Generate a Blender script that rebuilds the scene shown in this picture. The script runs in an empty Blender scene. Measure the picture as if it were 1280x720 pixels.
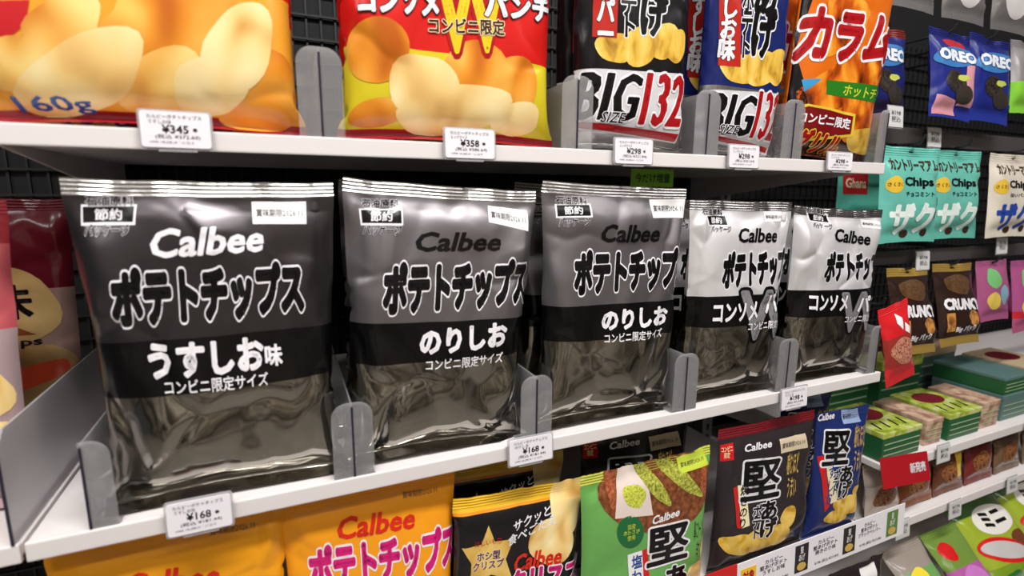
import bpy, bmesh, math, random
import numpy as np
from mathutils import Matrix, Vector, noise as mnoise

# ------------------------------------------------------------------ camera, world, lamps, exposure
SC = bpy.context.scene
COL = SC.collection
PI = math.pi
CAM = Vector((.1501, -.4584, .2578))
YAW, PITCH, ROLL, FPX = math.radians(23.664), math.radians(10.2445), math.radians(.4117), 651.9
_f = Vector((math.sin(YAW)*math.cos(PITCH), math.cos(YAW)*math.cos(PITCH), -math.sin(PITCH)))
_r = Vector((math.cos(YAW), -math.sin(YAW), 0)); _u = _r.cross(_f)
_r2 = _r*math.cos(ROLL)+_u*math.sin(ROLL); _u2 = _u*math.cos(ROLL)-_r*math.sin(ROLL)
cd = bpy.data.cameras.new('camera'); cam = bpy.data.objects.new('camera', cd); COL.objects.link(cam)
m = Matrix.Identity(4)
for k in range(3): m[k][0], m[k][1], m[k][2], m[k][3] = _r2[k], _u2[k], -_f[k], CAM[k]
cam.matrix_world = m
cd.sensor_width = 36; cd.lens = FPX*36/1280; cd.clip_start = .01
cd.dof.use_dof = True; cd.dof.focus_distance = .66; cd.dof.aperture_fstop = cd.lens/4.4
SC.camera = cam
SC.view_settings.view_transform = 'Standard'; SC.view_settings.look = 'None'
SC.view_settings.exposure = 0.0; SC.view_settings.gamma = 1; SC.view_settings.use_curve_mapping = False
W0 = bpy.data.worlds.new('world'); SC.world = W0; W0.use_nodes = True
W0.node_tree.nodes['Background'].inputs[0].default_value = (.9, .92, 1, 1)
W0.node_tree.nodes['Background'].inputs[1].default_value = .07
FLOOR_Z, CEIL_Z = -1.08, 1.62
def ceiling_lamp(x, y, sx, sy, watts, col=(1, .97, .96)):
    l = bpy.data.lights.new('ceiling_lamp', 'AREA'); l.shape = 'RECTANGLE'; l.size = sx; l.size_y = sy
    l.energy = watts; l.color = col
    o = bpy.data.objects.new('ceiling_lamp', l); o.location = (x, y, CEIL_Z-.03); COL.objects.link(o); return o
for lx, w in ((-1.5, 9), (.30, 44), (2.1, 7)): ceiling_lamp(lx, -.75, 1.25, .16, w)
for lx in (-1.2, .35, 1.9): ceiling_lamp(lx, -1.45, 1.25, .16, 9)

# ------------------------------------------------------------------ object helpers
def tag(o, label=None, cat=None, group=None, kind=None):
    if label: o['label'] = label
    if cat: o['category'] = cat
    if group: o['group'] = group
    if kind: o['kind'] = kind
    return o
def empty(name, loc=(0, 0, 0), rot=(0, 0, 0)):
    o = bpy.data.objects.new(name, None); o.empty_display_size = .02
    o.location = loc; o.rotation_euler = rot; COL.objects.link(o); return o
def mesh_obj(name, verts, faces, mt, parent=None, smooth=False, uvs=None):
    me = bpy.data.meshes.new(name); me.from_pydata([tuple(map(float, v)) for v in verts], [], faces)
    if smooth: me.shade_smooth()
    if uvs is not None:
        ul = me.uv_layers.new(name='print')
        for lp in me.loops: ul.data[lp.index].uv = uvs[lp.vertex_index]
    if mt: me.materials.append(mt)
    o = bpy.data.objects.new(name, me); COL.objects.link(o)
    if parent: o.parent = parent
    return o
def bm_obj(name, bm, mt, parent=None, smooth=False):
    bmesh.ops.recalc_face_normals(bm, faces=bm.faces)
    me = bpy.data.meshes.new(name); bm.to_mesh(me); bm.free()
    if smooth: me.shade_smooth()
    for q in (mt if isinstance(mt, (list, tuple)) else [mt]): me.materials.append(q)
    o = bpy.data.objects.new(name, me); COL.objects.link(o)
    if parent: o.parent = parent
    return o
def add_box(bm, x0, x1, y0, y1, z0, z1, bev=0, mi=0):
    r = bmesh.ops.create_cube(bm, size=1); vs = r['verts']
    for v in vs: v.co = Vector(((x0+x1)/2+v.co.x*(x1-x0), (y0+y1)/2+v.co.y*(y1-y0), (z0+z1)/2+v.co.z*(z1-z0)))
    es = list({e for v in vs for e in v.link_edges})
    fs = list({f for v in vs for f in v.link_faces})
    for f in fs: f.material_index = mi
    if bev: bmesh.ops.bevel(bm, geom=es, offset=bev, segments=2, affect='EDGES', profile=.6)
    return bm
def box_obj(name, x0, x1, y0, y1, z0, z1, mt, parent=None, bev=0):
    return bm_obj(name, add_box(bmesh.new(), x0, x1, y0, y1, z0, z1, bev), mt, parent)
def prism(bm, pts, depth, axis='y', at=0.):
    """closed outline pts (a, b) pushed out along an axis"""
    def P(a, b, d): return {'y': (a, d, b), 'x': (d, a, b), 'z': (a, b, d)}[axis]
    v0 = [bm.verts.new(P(a, b, at)) for a, b in pts]; v1 = [bm.verts.new(P(a, b, at+depth)) for a, b in pts]
    n = len(pts)
    bm.faces.new(v0); bm.faces.new(v1[::-1])
    for i in range(n): bm.faces.new((v0[i], v1[i], v1[(i+1) % n], v0[(i+1) % n]))
    return bm
def tube(bm, pts, r, n=8):
    rings = []
    for i, p in enumerate(pts):
        p = Vector(p); d = (Vector(pts[min(i+1, len(pts)-1)])-Vector(pts[max(i-1, 0)])).normalized()
        a = d.orthogonal().normalized(); b = d.cross(a)
        if rings:                      # keep rings aligned
            a0 = (rings[-1][0].co-Vector(pts[i-1])); a = (a0-d*a0.dot(d)).normalized(); b = d.cross(a)
        rings.append([bm.verts.new(p+(a*math.cos(2*PI*k/n)+b*math.sin(2*PI*k/n))*r) for k in range(n)])
    for q in range(len(rings)-1):
        for k in range(n): bm.faces.new((rings[q][k], rings[q][(k+1) % n], rings[q+1][(k+1) % n], rings[q+1][k]))
    bm.faces.new(rings[0][::-1]); bm.faces.new(rings[-1])
    return bm

# ------------------------------------------------------------------ materials
def srgb(r, g=None, b=None):
    if g is None: r, g, b = r
    return tuple(((c/255)/12.92 if c/255 <= .04045 else ((c/255+.055)/1.055)**2.4) for c in (r, g, b))+(1,)
MATS = {}
def newmat(key):
    mt = bpy.data.materials.new(key); mt.use_nodes = True
    nt = mt.node_tree; return mt, nt, nt.nodes['Principled BSDF']
def bump(nt, b, scale, strength, dist=.001, detail=3, kind='noise', coord='Object'):
    tc = nt.nodes.new('ShaderNodeTexCoord')
    if kind == 'noise':
        t = nt.nodes.new('ShaderNodeTexNoise'); t.inputs['Scale'].default_value = scale; t.inputs['Detail'].default_value = detail; out = t.outputs[0]
    else:
        t = nt.nodes.new('ShaderNodeTexVoronoi'); t.inputs['Scale'].default_value = scale; out = t.outputs['Distance']
    nt.links.new(tc.outputs[coord], t.inputs['Vector'])
    bp = nt.nodes.new('ShaderNodeBump'); bp.inputs['Strength'].default_value = strength; bp.inputs['Distance'].default_value = dist
    nt.links.new(out, bp.inputs['Height']); nt.links.new(bp.outputs[0], b.inputs['Normal'])
def plain(key, col, rough=.4, metal=0., spec=.5, coat=0., bmp=None, emit=0):
    if key in MATS: return MATS[key]
    mt, nt, b = newmat(key)
    b.inputs['Base Color'].default_value = srgb(col) if max(col[:3]) > 1 else tuple(col[:3])+(1,)
    b.inputs['Roughness'].default_value = rough; b.inputs['Metallic'].default_value = metal
    b.inputs['Specular IOR Level'].default_value = spec; b.inputs['Coat Weight'].default_value = coat
    b.inputs['Coat Roughness'].default_value = .08
    if bmp: bump(nt, b, *bmp)
    if emit: b.inputs['Emission Color'].default_value = b.inputs['Base Color'].default_value; b.inputs['Emission Strength'].default_value = emit
    MATS[key] = mt; return mt
def ink(col, rough=.22, metal=0.): return plain('ink_%02x%02x%02x' % tuple(int(c) for c in col)+('m' if metal else ''), col, rough, metal)
def mottled(key, cols, scale, rough=.3, coord='UV', stretch=(1, 1, 1), detail=3, dist=.4, coat=0.):
    """printed picture texture: noise through a colour ramp of (position, colour)"""
    if key in MATS: return MATS[key]
    mt, nt, b = newmat(key)
    tc = nt.nodes.new('ShaderNodeTexCoord'); mp = nt.nodes.new('ShaderNodeMapping'); mp.inputs['Scale'].default_value = stretch
    n = nt.nodes.new('ShaderNodeTexNoise'); n.inputs['Scale'].default_value = scale; n.inputs['Detail'].default_value = detail; n.inputs['Distortion'].default_value = dist
    rp = nt.nodes.new('ShaderNodeValToRGB'); el = rp.color_ramp.elements
    el[0].position, el[0].color = cols[0][0], srgb(cols[0][1]); el[1].position, el[1].color = cols[-1][0], srgb(cols[-1][1])
    for p, c in cols[1:-1]: e = el.new(p); e.color = srgb(c)
    nt.links.new(tc.outputs[coord], mp.inputs[0]); nt.links.new(mp.outputs[0], n.inputs['Vector'])
    nt.links.new(n.outputs[0], rp.inputs[0]); nt.links.new(rp.outputs[0], b.inputs['Base Color'])
    b.inputs['Roughness'].default_value = rough; b.inputs['Coat Weight'].default_value = coat; b.inputs['Coat Roughness'].default_value = .1
    MATS[key] = mt; return mt
def zoned(key, zones, bmp=(140, .12, .0008), along='Y'):
    """film printed in bands: zones = [(start, colour, metallic, roughness)] along the print's UV"""
    if key in MATS: return MATS[key]
    mt, nt, b = newmat(key)
    uv = nt.nodes.new('ShaderNodeUVMap'); uv.uv_map = 'print'
    sp = nt.nodes.new('ShaderNodeSeparateXYZ'); nt.links.new(uv.outputs[0], sp.inputs[0])
    def ramp(vals):
        rp = nt.nodes.new('ShaderNodeValToRGB'); rp.color_ramp.interpolation = 'CONSTANT'; el = rp.color_ramp.elements
        el.remove(el[1]); el[0].position = 0; el[0].color = vals[0][1]
        for p, c in vals[1:]: e = el.new(p); e.color = c
        nt.links.new(sp.outputs[along], rp.inputs[0]); return rp
    nt.links.new(ramp([(z[0], srgb(z[1])) for z in zones]).outputs[0], b.inputs['Base Color'])
    rr = ramp([(z[0], (z[2], z[3], 0, 1)) for z in zones]); s2 = nt.nodes.new('ShaderNodeSeparateColor')
    nt.links.new(rr.outputs[0], s2.inputs[0]); nt.links.new(s2.outputs[0], b.inputs['Metallic']); nt.links.new(s2.outputs[1], b.inputs['Roughness'])
    b.inputs['Specular IOR Level'].default_value = .4; bump(nt, b, *bmp)
    MATS[key] = mt; return mt
def clear(key, col=(.96, .97, .98), rough=.02, alpha=.0):
    """thin clear acrylic"""
    if key in MATS: return MATS[key]
    mt, nt, b = newmat(key)
    b.inputs['Base Color'].default_value = tuple(col)+(1,); b.inputs['Roughness'].default_value = rough
    b.inputs['Transmission Weight'].default_value = 1; b.inputs['IOR'].default_value = 1.2
    tr = nt.nodes.new('ShaderNodeBsdfTransparent'); tr.inputs[0].default_value = tuple(col)+(1,)
    gl = nt.nodes.new('ShaderNodeBsdfGlossy'); gl.inputs['Roughness'].default_value = rough; gl.inputs[0].default_value = (1, 1, 1, 1)
    fr = nt.nodes.new('ShaderNodeFresnel'); fr.inputs[0].default_value = 1.45
    df = nt.nodes.new('ShaderNodeBsdfDiffuse'); df.inputs[0].default_value = (.8, .79, .8, 1)
    mx = nt.nodes.new('ShaderNodeMixShader'); m2 = nt.nodes.new('ShaderNodeMixShader'); m2.inputs[0].default_value = alpha
    nt.links.new(fr.outputs[0], mx.inputs[0]); nt.links.new(tr.outputs[0], mx.inputs[1]); nt.links.new(gl.outputs[0], mx.inputs[2])
    nt.links.new(mx.outputs[0], m2.inputs[1]); nt.links.new(df.outputs[0], m2.inputs[2])
    nt.links.new(m2.outputs[0], nt.nodes['Material Output'].inputs[0])
    MATS[key] = mt; return mt
WHITE_METAL = plain('white_enamel', (226, 220, 218), .38, bmp=(220, .04, .0005))
DARK_METAL = plain('dark_enamel', (30, 29, 31), .5, bmp=(200, .05, .0005))
GREY_METAL = plain('grey_enamel', (120, 118, 116), .45, bmp=(200, .05, .0005))
STEEL = plain('steel', (150, 150, 150), .3, 1.)
ACRYLIC = clear('clear_acrylic', alpha=.19)
ACRYLIC_EDGE = plain('acrylic_cut_edge', (40, 36, 52), .3)
PAPER = plain('label_paper', (232, 228, 232), .55, bmp=(300, .03, .0004))
BLACK, WHITE, RED = ink((18, 16, 18)), ink((240, 238, 240)), ink((205, 28, 30))

# ------------------------------------------------------------------ pillow bags: two sheets of film, inflated
def simulate(W, H, D, nu, nv, st, sb, seed, steps=260, fat=.6, slack=.012, dent=0.):
    rng = np.random.RandomState(seed)
    X, Z = np.meshgrid(np.linspace(-W/2, W/2, nu+1), np.linspace(0, H, nv+1))
    rs, rt = max(1, int(round(sb/H*nv))), nv-max(1, int(round(st/H*nv)))
    shared = np.zeros((nv+1, nu+1), bool); shared[:, 0] = shared[:, -1] = True; shared[:rs+1] = True; shared[rt:] = True
    def smooth(n, k):
        a = rng.randn(nv+1, nu+1)
        for _ in range(k): a = (a+np.roll(a, 1, 0)+np.roll(a, -1, 0)+np.roll(a, 1, 1)+np.roll(a, -1, 1))/5
        return n*a/(a.std()+1e-9)
    P = [np.stack([X, s*.004*(~shared)+smooth(.0012, 12)*(~shared), Z], -1) for s in (-1, 1)]
    y0 = smooth(.0012, 10)
    for p in P: p[..., 1][shared] = y0[shared]*.6
    F = np.stack(P); V = np.zeros_like(F)
    dx, dz = W/nu, H/nv; dd = math.hypot(dx, dz); sl = slice; n1, n2 = nv+1, nu+1
    sx = 1+slack*np.clip(smooth(1, 16), -1, 2); cons = []; al = sl(None)
    for o in (0, 1):
        cons.append(((al, al, sl(o, n2-1, 2)), (al, al, sl(o+1, n2, 2)), dx*sx[None, :, o:n2-1:2], .5))
        cons.append(((al, sl(o, n1-1, 2), al), (al, sl(o+1, n1, 2), al), dz*sx[None, o:n1-1:2, :], .5))
        cons.append(((al, sl(o, n1-1, 2), sl(0, n2-1)), (al, sl(o+1, n1, 2), sl(1, n2)), dd, .22))
        cons.append(((al, sl(o, n1-1, 2), sl(1, n2)), (al, sl(o+1, n1, 2), sl(0, n2-1)), dd, .22))
    bends = []
    for o in range(4):
        bends.append(((al, al, sl(o, n2-2, 4)), (al, al, sl(o+2, n2, 4)), 2*dx))
        bends.append(((al, sl(o, n1-2, 4), al), (al, sl(o+2, n1, 4), al), 2*dz))
    pg = 1+fat*(1-2*np.linspace(0, 1, nv+1)[None, :, None, None])
    nsk = (~shared).astype(float)[None, :, :, None]; sgn = np.array([1., -1.])[:, None, None, None]
    dv = np.clip(smooth(1, 14)-.6, 0, None)[None, :, :, None]*dent
    vol_t = .62*W*H*D
    for it in range(steps):
        n = np.cross(np.gradient(F, axis=2), np.gradient(F, axis=1))*sgn
        k = min(max(vol_t/max((n[..., 1]*F[..., 1]).sum(), 1e-7)-1, -.5), 2.)
        acc = n*nsk*pg*k*900
        if dent and it > steps*.4: acc = acc-n*nsk*dv*250
        V = (V+acc*.02)*.93; old = F.copy(); F = F+np.clip(V*.02, -.002, .002)
        for q in range(3):
            for a, b, L, w in cons:
                d = F[b]-F[a]; l = np.sqrt((d*d).sum(-1, keepdims=True))+1e-12
                c = d*(w*(1-(L if np.isscalar(L) else L[..., None])/l)); F[a] += c; F[b] -= c
            for a, b, L in bends:
                d = F[b]-F[a]; l = np.sqrt((d*d).sum(-1, keepdims=True))+1e-12
                c = d*(.05*np.minimum(1-L/l, 0)); F[a] += c; F[b] -= c
            F[:, shared] = F.mean(0)[shared]
        mid = F[..., 1].mean(0); bad = (F[1, ..., 1]-F[0, ..., 1] < .0006) & ~shared
        F[0, ..., 1][bad] = mid[bad]-.0003; F[1, ..., 1][bad] = mid[bad]+.0003
        V = (F-old)/.02*.93
    return F, rs, rt
def upsample(G):
    """Catmull-Rom to twice the grid"""
    def up(A):
        p = np.concatenate([2*A[:1]-A[1:2], A, 2*A[-1:]-A[-2:-1]]); mid = (-p[:-3]+9*p[1:-2]+9*p[2:-1]-p[3:])/16
        out = np.zeros((2*len(A)-1,)+A.shape[1:]); out[::2] = A; out[1::2] = mid; return out
    return np.swapaxes(up(np.swapaxes(up(G), 0, 1)), 0, 1)
SIMS = {}
def film(W, H, D, seed, nu=48, nv=66, st=.012, sb=.012, up=True, crush=1., fold=65, **kw):
    """front and back grids, front normals; the lower seal is folded forward along the shelf"""
    key = (W, H, D, seed, nu, nv, up, fold)
    if key in SIMS: return SIMS[key]
    F, rs, rt = simulate(W, H, D, nu, nv, st, sb, seed, **kw)
    keep = np.zeros(F.shape[1:3], bool); keep[1:-1, 1:-1] = True
    for _ in range(4):                 # the film is stiffer than the grid: take out its finest ripples
        L4 = (np.roll(F, 1, 1)+np.roll(F, -1, 1)+np.roll(F, 1, 2)+np.roll(F, -1, 2))/4
        F = np.where(keep[None, :, :, None], F*.4+L4*.6, F)
    A, B = F[0], F[1]
    if up: A, B, rs, rt = upsample(A), upsample(B), rs*2, rt*2
    # crush lines of the foil: sharp folds near the sides and in the lower half
    rng = np.random.RandomState(seed+77); off = rng.rand(3)*40
    nV, nU = A.shape[:2]
    for G, s in ((A, -1), (B, 1)):
        for j in range(rs+1, rt):
            v = j/(nV-1)
            for i in range(1, nU-1):
                u = i/(nU-1); x, z = G[j, i, 0], G[j, i, 2]
                e = min(1, 12*min(u, 1-u))*min(1, (rt-j)/6)*min(1, (j-rs)/5)
                w = .28+1.35*abs(2*u-1)**2.5+1.3*max(0, .45-v)+.6*max(0, v-.72)
                q = mnoise.noise((x*13+off[0], z*10+off[1], s*3+off[2]))
                q2 = mnoise.noise((x*26+off[1]+.4*q, z*17+off[2], s*5+off[0]))
                pv = (x*12.5+off[2]+.3*q, z*10+off[0]+.3*q2, s*7+off[1])
                dd, cc = mnoise.voronoi(pv)
                gv = mnoise.noise_vector(cc[0]*3.7)
                facet = min(1, (dd[1]-dd[0])/.45)*((pv[0]-cc[0].x)*gv.x+(pv[1]-cc[0].y)*gv.y)
                fold_ = math.exp(-((dd[1]-dd[0])/.16)**1.3)
                G[j, i, 1] += s*e*w*crush*(.0060*(math.sqrt(q*q+.002)-.2)+.0014*(math.sqrt(q2*q2+.006)-.2)-.0024*fold_+.024*facet)
    for j in range(rt-6, nV):           # the top seal waves to and fro
        t = min(1, (j-rt+6)/(nV-rt+5))
        for i in range(nU):
            x = A[j, i, 0]; wv = t*(.0035*mnoise.noise((x*22+off[0], seed, 2.))+.0012*mnoise.noise((x*70+off[1], seed, 5.)))
            A[j, i, 1] += wv; B[j, i, 1] += wv
            A[j, i, 2] += .0022*t*mnoise.noise((x*16+off[2], seed, 9.))
    a0 = A[rs].copy(); ang = math.radians(fold)
    for j in range(rs):
        d = a0-A[j]; h = d[:, 2]
        A[j, :, 2] = a0[:, 2]-h*math.cos(ang); A[j, :, 1] = a0[:, 1]-h*math.sin(ang); B[j] = A[j]
    zmin = min(A[..., 2].min(), B[..., 2].min()); A[..., 2] -= zmin; B[..., 2] -= zmin
    N = np.cross(np.gradient(A, axis=1), np.gradient(A, axis=0)); N /= np.linalg.norm(N, axis=-1, keepdims=True)+1e-12
    SIMS[key] = (A, B, N, rs, rt); return SIMS[key]

class Bag: pass
BAGS = {}
def make_bag(key, name, label, cat, loc, W, H, D, seed, mat, seal_mat=None, lean=0., yaw=0., roll=0., group=None, **kw):
    A, B, N, rs, rt = film(W, H, D, seed, **kw)
    root = empty(name, loc, (-lean, roll, yaw)); tag(root, label, cat, group)
    nV, nU = A.shape[:2]
    verts, faces, uvs = [], [], []
    def grid(G, j0, j1, flip, du):
        base = len(verts)
        for j in range(j0, j1+1):
            for i in range(nU): verts.append(G[j, i]); uvs.append((i/(nU-1)+du, j/(nV-1)))
        for j in range(j1-j0):
            for i in range(nU-1):
                q = [base+j*nU+i, base+j*nU+i+1, base+(j+1)*nU+i+1, base+(j+1)*nU+i]
                faces.append(q[::-1] if flip else q)
    grid(A, 0, rt, False, 0); grid(B, rs, rt, True, 0)
    body = mesh_obj('body', verts, faces, mat, root, True, uvs)
    # crimped top seal, ribbed across
    nr = 32; sv, sf = [], []
    for j in range(nr+1):
        t = rt+(nV-1-rt)*j/nr; j0 = min(int(t), nV-2); fr = t-j0
        row = A[j0]*(1-fr)+A[j0+1]*fr; rib = .00036*math.sin(2*PI*4*j/nr)
        for i in range(nU): sv.append(row[i]+np.array((0, -rib-.0001, 0)))
    for j in range(nr):
        for i in range(nU-1): sf.append([j*nU+i, j*nU+i+1, (j+1)*nU+i+1, (j+1)*nU+i])
    mesh_obj('top_seal', sv, sf, seal_mat or mat, root, True, [(.5, .995)]*len(sv))
    b = Bag(); b.root, b.A, b.N, b.W, b.H, b.key = root, A, N, W, H, key; BAGS[key] = b
    return b

# ------------------------------------------------------------------ printing on bags
TXT = {}
def glyphs(s, shear, res, spacing, line):
    """filled text outlines: vertices, faces and the ordered outline edges"""
    k = (s, shear, res, spacing, line)
    if k in TXT: return TXT[k]
    c = bpy.data.curves.new('lettering', 'FONT'); c.body = s; c.shear = shear; c.resolution_u = res
    c.fill_mode = 'FRONT'; c.space_character = spacing; c.space_line = line; c.align_x = 'CENTER'
    o = bpy.data.objects.new('lettering', c); COL.objects.link(o); dg = bpy.context.evaluated_depsgraph_get()
    me = o.evaluated_get(dg).to_mesh(); bm = bmesh.new(); bm.from_mesh(me)
    o.evaluated_get(dg).to_mesh_clear(); bpy.data.objects.remove(o); bpy.data.curves.remove(c)
    bmesh.ops.remove_doubles(bm, verts=bm.verts, dist=1e-5); bm.verts.index_update()
    vs = np.array([tuple(v.co)[:2] for v in bm.verts]).reshape(-1, 2); fs = [tuple(v.index for v in f.verts) for f in bm.faces]
    es = [(e.verts[0].index, e.verts[1].index) for e in bm.edges if len(e.link_faces) == 1]
    bm.free(); TXT[k] = (vs, fs, es); return TXT[k]
def fatten(vs, fs, es, w, wx=None):
    """thicken strokes by w: a bar along every outline edge and a round join at every corner"""
    V, Fc = [tuple(v) for v in vs], list(fs); nb = {}
    for a, b in es:
        d = vs[b]-vs[a]; l = math.hypot(*d)
        if l < 1e-7: continue
        d = d/l; n = np.array((-d[1]*(wx or w), d[0]*w)); q = len(V)
        V += [tuple(vs[a]-n), tuple(vs[b]-n), tuple(vs[b]+n), tuple(vs[a]+n)]; Fc.append((q, q+1, q+2, q+3))
        nb.setdefault(a, []).append(d); nb.setdefault(b, []).append(-d)
    for a, ds in nb.items():
        if len(ds) == 2 and ds[0].dot(ds[1]) < -.955: continue
        q = len(V); V += [(vs[a][0]+(wx or w)*math.cos(t*PI/4+.39), vs[a][1]+w*math.sin(t*PI/4+.39)) for t in range(8)]; Fc.append(tuple(range(q, q+8)))
    return np.array(V), Fc
def text_in_box(s, box, bold=0., shear=0., skew=0., extra=0., spacing=1., line=1., res=2, fatx=0.):
    """text stretched to fill box (u0, v0, u1, v1); extra fattens the strokes about the same place for an outline"""
    vs, fs, es = glyphs(s, shear, res, spacing, line)
    if len(vs) == 0: return vs, fs
    lo, hi = vs.min(0)-bold, vs.max(0)+bold
    if bold+extra > 0: vs, fs = fatten(vs, fs, es, bold+extra, bold+extra+fatx)
    q = (vs-lo)/(hi-lo+1e-9)
    return np.stack([box[0]+q[:, 0]*(box[2]-box[0]), box[1]+q[:, 1]*(box[3]-box[1])+skew*q[:, 0]], 1), fs
def ell(cu, cv, ru, rv, n=28, rot=0., wob=0., seed=0):
    r = random.Random(seed); ph = [r.random()*6.3 for _ in range(3)]
    pts = []
    for k in range(n):
        t = 2*PI*k/n; w = 1+wob*(math.sin(2*t+ph[0])+.7*math.sin(3*t+ph[1])+.4*math.sin(5*t+ph[2]))
        x, y = ru*w*math.cos(t), rv*w*math.sin(t)
        pts.append((cu+x*math.cos(rot)-y*math.sin(rot), cv+x*math.sin(rot)+y*math.cos(rot)))
    return pts
def rect(u0, v0, u1, v1, skew=0.): return [(u0, v0), (u1, v0+skew), (u1, v1+skew), (u0, v1)]
def star(cu, cv, ru, rv, k=5, inner=.5, rot=0):
    return [(cu+ru*(1 if i % 2 == 0 else inner)*math.sin(PI*i/k+rot), cv+rv*(1 if i % 2 == 0 else inner)*math.cos(PI*i/k+rot)) for i in range(2*k)]
def lay(b, name, shapes, mt, layer=1, parent=None, label=None, raised=0.):
    """shapes: polygons [(u, v)...] or (verts, faces) text; cut along the film's grid and wrapped on the bag"""
    bm = bmesh.new()
    for s in shapes:
        if isinstance(s, tuple) and len(s) == 2 and hasattr(s[0], 'shape'):
            vv = [bm.verts.new((p[0], p[1], 0)) for p in s[0]]
            for f in s[1]:
                try: bm.faces.new([vv[i] for i in f])
                except ValueError: pass
        else:
            vv = [bm.verts.new((p[0], p[1], 0)) for p in s]; bm.faces.new(vv)
    bmesh.ops.triangulate(bm, faces=[f for f in bm.faces if len(f.verts) > 4 or True])
    A, N = b.A, b.N; nV, nU = A.shape[0]-1, A.shape[1]-1
    if not bm.verts: bm.free(); return None
    us = [v.co.x for v in bm.verts]; vs_ = [v.co.y for v in bm.verts]
    for i in range(max(1, math.ceil(min(us)*nU)), min(nU, math.floor(max(us)*nU))+1):
        bmesh.ops.bisect_plane(bm, geom=bm.verts[:]+bm.edges[:]+bm.faces[:], dist=1e-7, plane_co=(i/nU, 0, 0), plane_no=(1, 0, 0))
    for j in range(max(1, math.ceil(min(vs_)*nV)), min(nV, math.floor(max(vs_)*nV))+1):
        bmesh.ops.bisect_plane(bm, geom=bm.verts[:]+bm.edges[:]+bm.faces[:], dist=1e-7, plane_co=(0, j/nV, 0), plane_no=(0, 1, 0))
    dead = [f for f in bm.faces if not (0 <= f.calc_center_median().x <= 1 and 0 <= f.calc_center_median().y <= 1)]
    bmesh.ops.delete(bm, geom=dead, context='FACES')
    d = .00022+.00016*layer+raised
    uvl = bm.loops.layers.uv.new('print')
    for f in bm.faces:
        for lp in f.loops: lp[uvl].uv = lp.vert.co.xy
    for v in bm.verts:
        a = min(max(v.co.x, 0), 1)*nU; c = min(max(v.co.y, 0), 1)*nV; i = min(int(a), nU-1); j = min(int(c), nV-1); fa, fc = a-i, c-j
        w = ((1-fa)*(1-fc), fa*(1-fc), (1-fa)*fc, fa*fc)
        p = A[j, i]*w[0]+A[j, i+1]*w[1]+A[j+1, i]*w[2]+A[j+1, i+1]*w[3]
        n = N[j, i]*w[0]+N[j, i+1]*w[1]+N[j+1, i]*w[2]+N[j+1, i+1]*w[3]
        v.co = Vector(p+n*d)
    me = bpy.data.meshes.new(name); bm.to_mesh(me); bm.free(); me.shade_smooth(); me.materials.append(mt)
    o = bpy.data.objects.new(name, me); COL.objects.link(o); o.parent = parent or b.root
    if label: o['label'] = label
    return o
def word(b, name, s, box, mt, layer=2, bold=.02, outline=None, owidth=.035, label=None, parent=None, **kw):
    t = lay(b, name, [text_in_box(s, box, bold, **kw)], mt, layer, parent, label)
    if outline: lay(b, name+'_outline', [text_in_box(s, box, bold, extra=owidth, **kw)], outline, layer-1, parent)
    return t

# ------------------------------------------------------------------ the setting
FLOOR = mottled('floor_vinyl', [(0, (130, 126, 118)), (.5, (152, 147, 138)), (1, (172, 167, 157))], 3, .12, 'Object')
tag(box_obj('floor', -3, 6, -2.1, .6, FLOOR_Z-.05, FLOOR_Z, FLOOR), kind='structure')
tag(box_obj('ceiling', -3, 6, -2.1, .6, CEIL_Z, CEIL_Z+.05, plain('ceiling_board', (205, 205, 205), .8)), kind='structure')
OPP = mottled('far_goods', [(.36, (14, 12, 14)), (.44, (60, 44, 36)), (.50, (190, 176, 150)), (.55, (240, 236, 228)), (.60, (120, 110, 80)), (.68, (30, 26, 28))], 2.6, .6, 'Object', (1, 1, 2.2), 1)
tag(box_obj('wall_front', -3, 6, -2.10, -2.04, FLOOR_Z, CEIL_Z, OPP), kind='structure')
def back_panel(name, x0, x1):
    """dark gondola back panel punched with rows of slots"""
    bm = bmesh.new(); add_box(bm, x0, x1, .405, .415, FLOOR_Z, .95)
    n = int((x1-x0)/.02)
    for z in np.arange(-.42, .62, .032):           # wire lattice in front of the panel
        add_box(bm, x0, x1, .398, .4015, z-.0015, z+.0015, 0, 1)
    for k in range(n+1):
        x = x0+(x1-x0)*k/n; add_box(bm, x-.0015, x+.0015, .4015, .405, -.42, .62, 0, 1)
    return tag(bm_obj(name, bm, [plain('back_panel_black', (9, 9, 10), .8), plain('lattice_grey', (15, 15, 15), .6)]), kind='structure')
back_panel('wall_back', -.6, 3.2)
def upright(label, x):
    bm = bmesh.new(); add_box(bm, x-.014, x+.014, .36, .404, FLOOR_Z, .9, .002)
    o = bm_obj('upright_post', bm, GREY_METAL)
    bs = bmesh.new()
    for z in np.arange(-.35, .6, .024): add_box(bs, x-.003, x+.003, .3585, .3605, z, z+.013)
    bm_obj('slot_row', bs, DARK_METAL, o); tag(o, label, 'post', 'slotted posts behind the shelves'); return o
upright('slotted steel post in the dark gap left of the leftmost silver bag', -.052)
upright('slotted steel post between the two shelf bays, behind the red snack pouch', .985)

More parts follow.
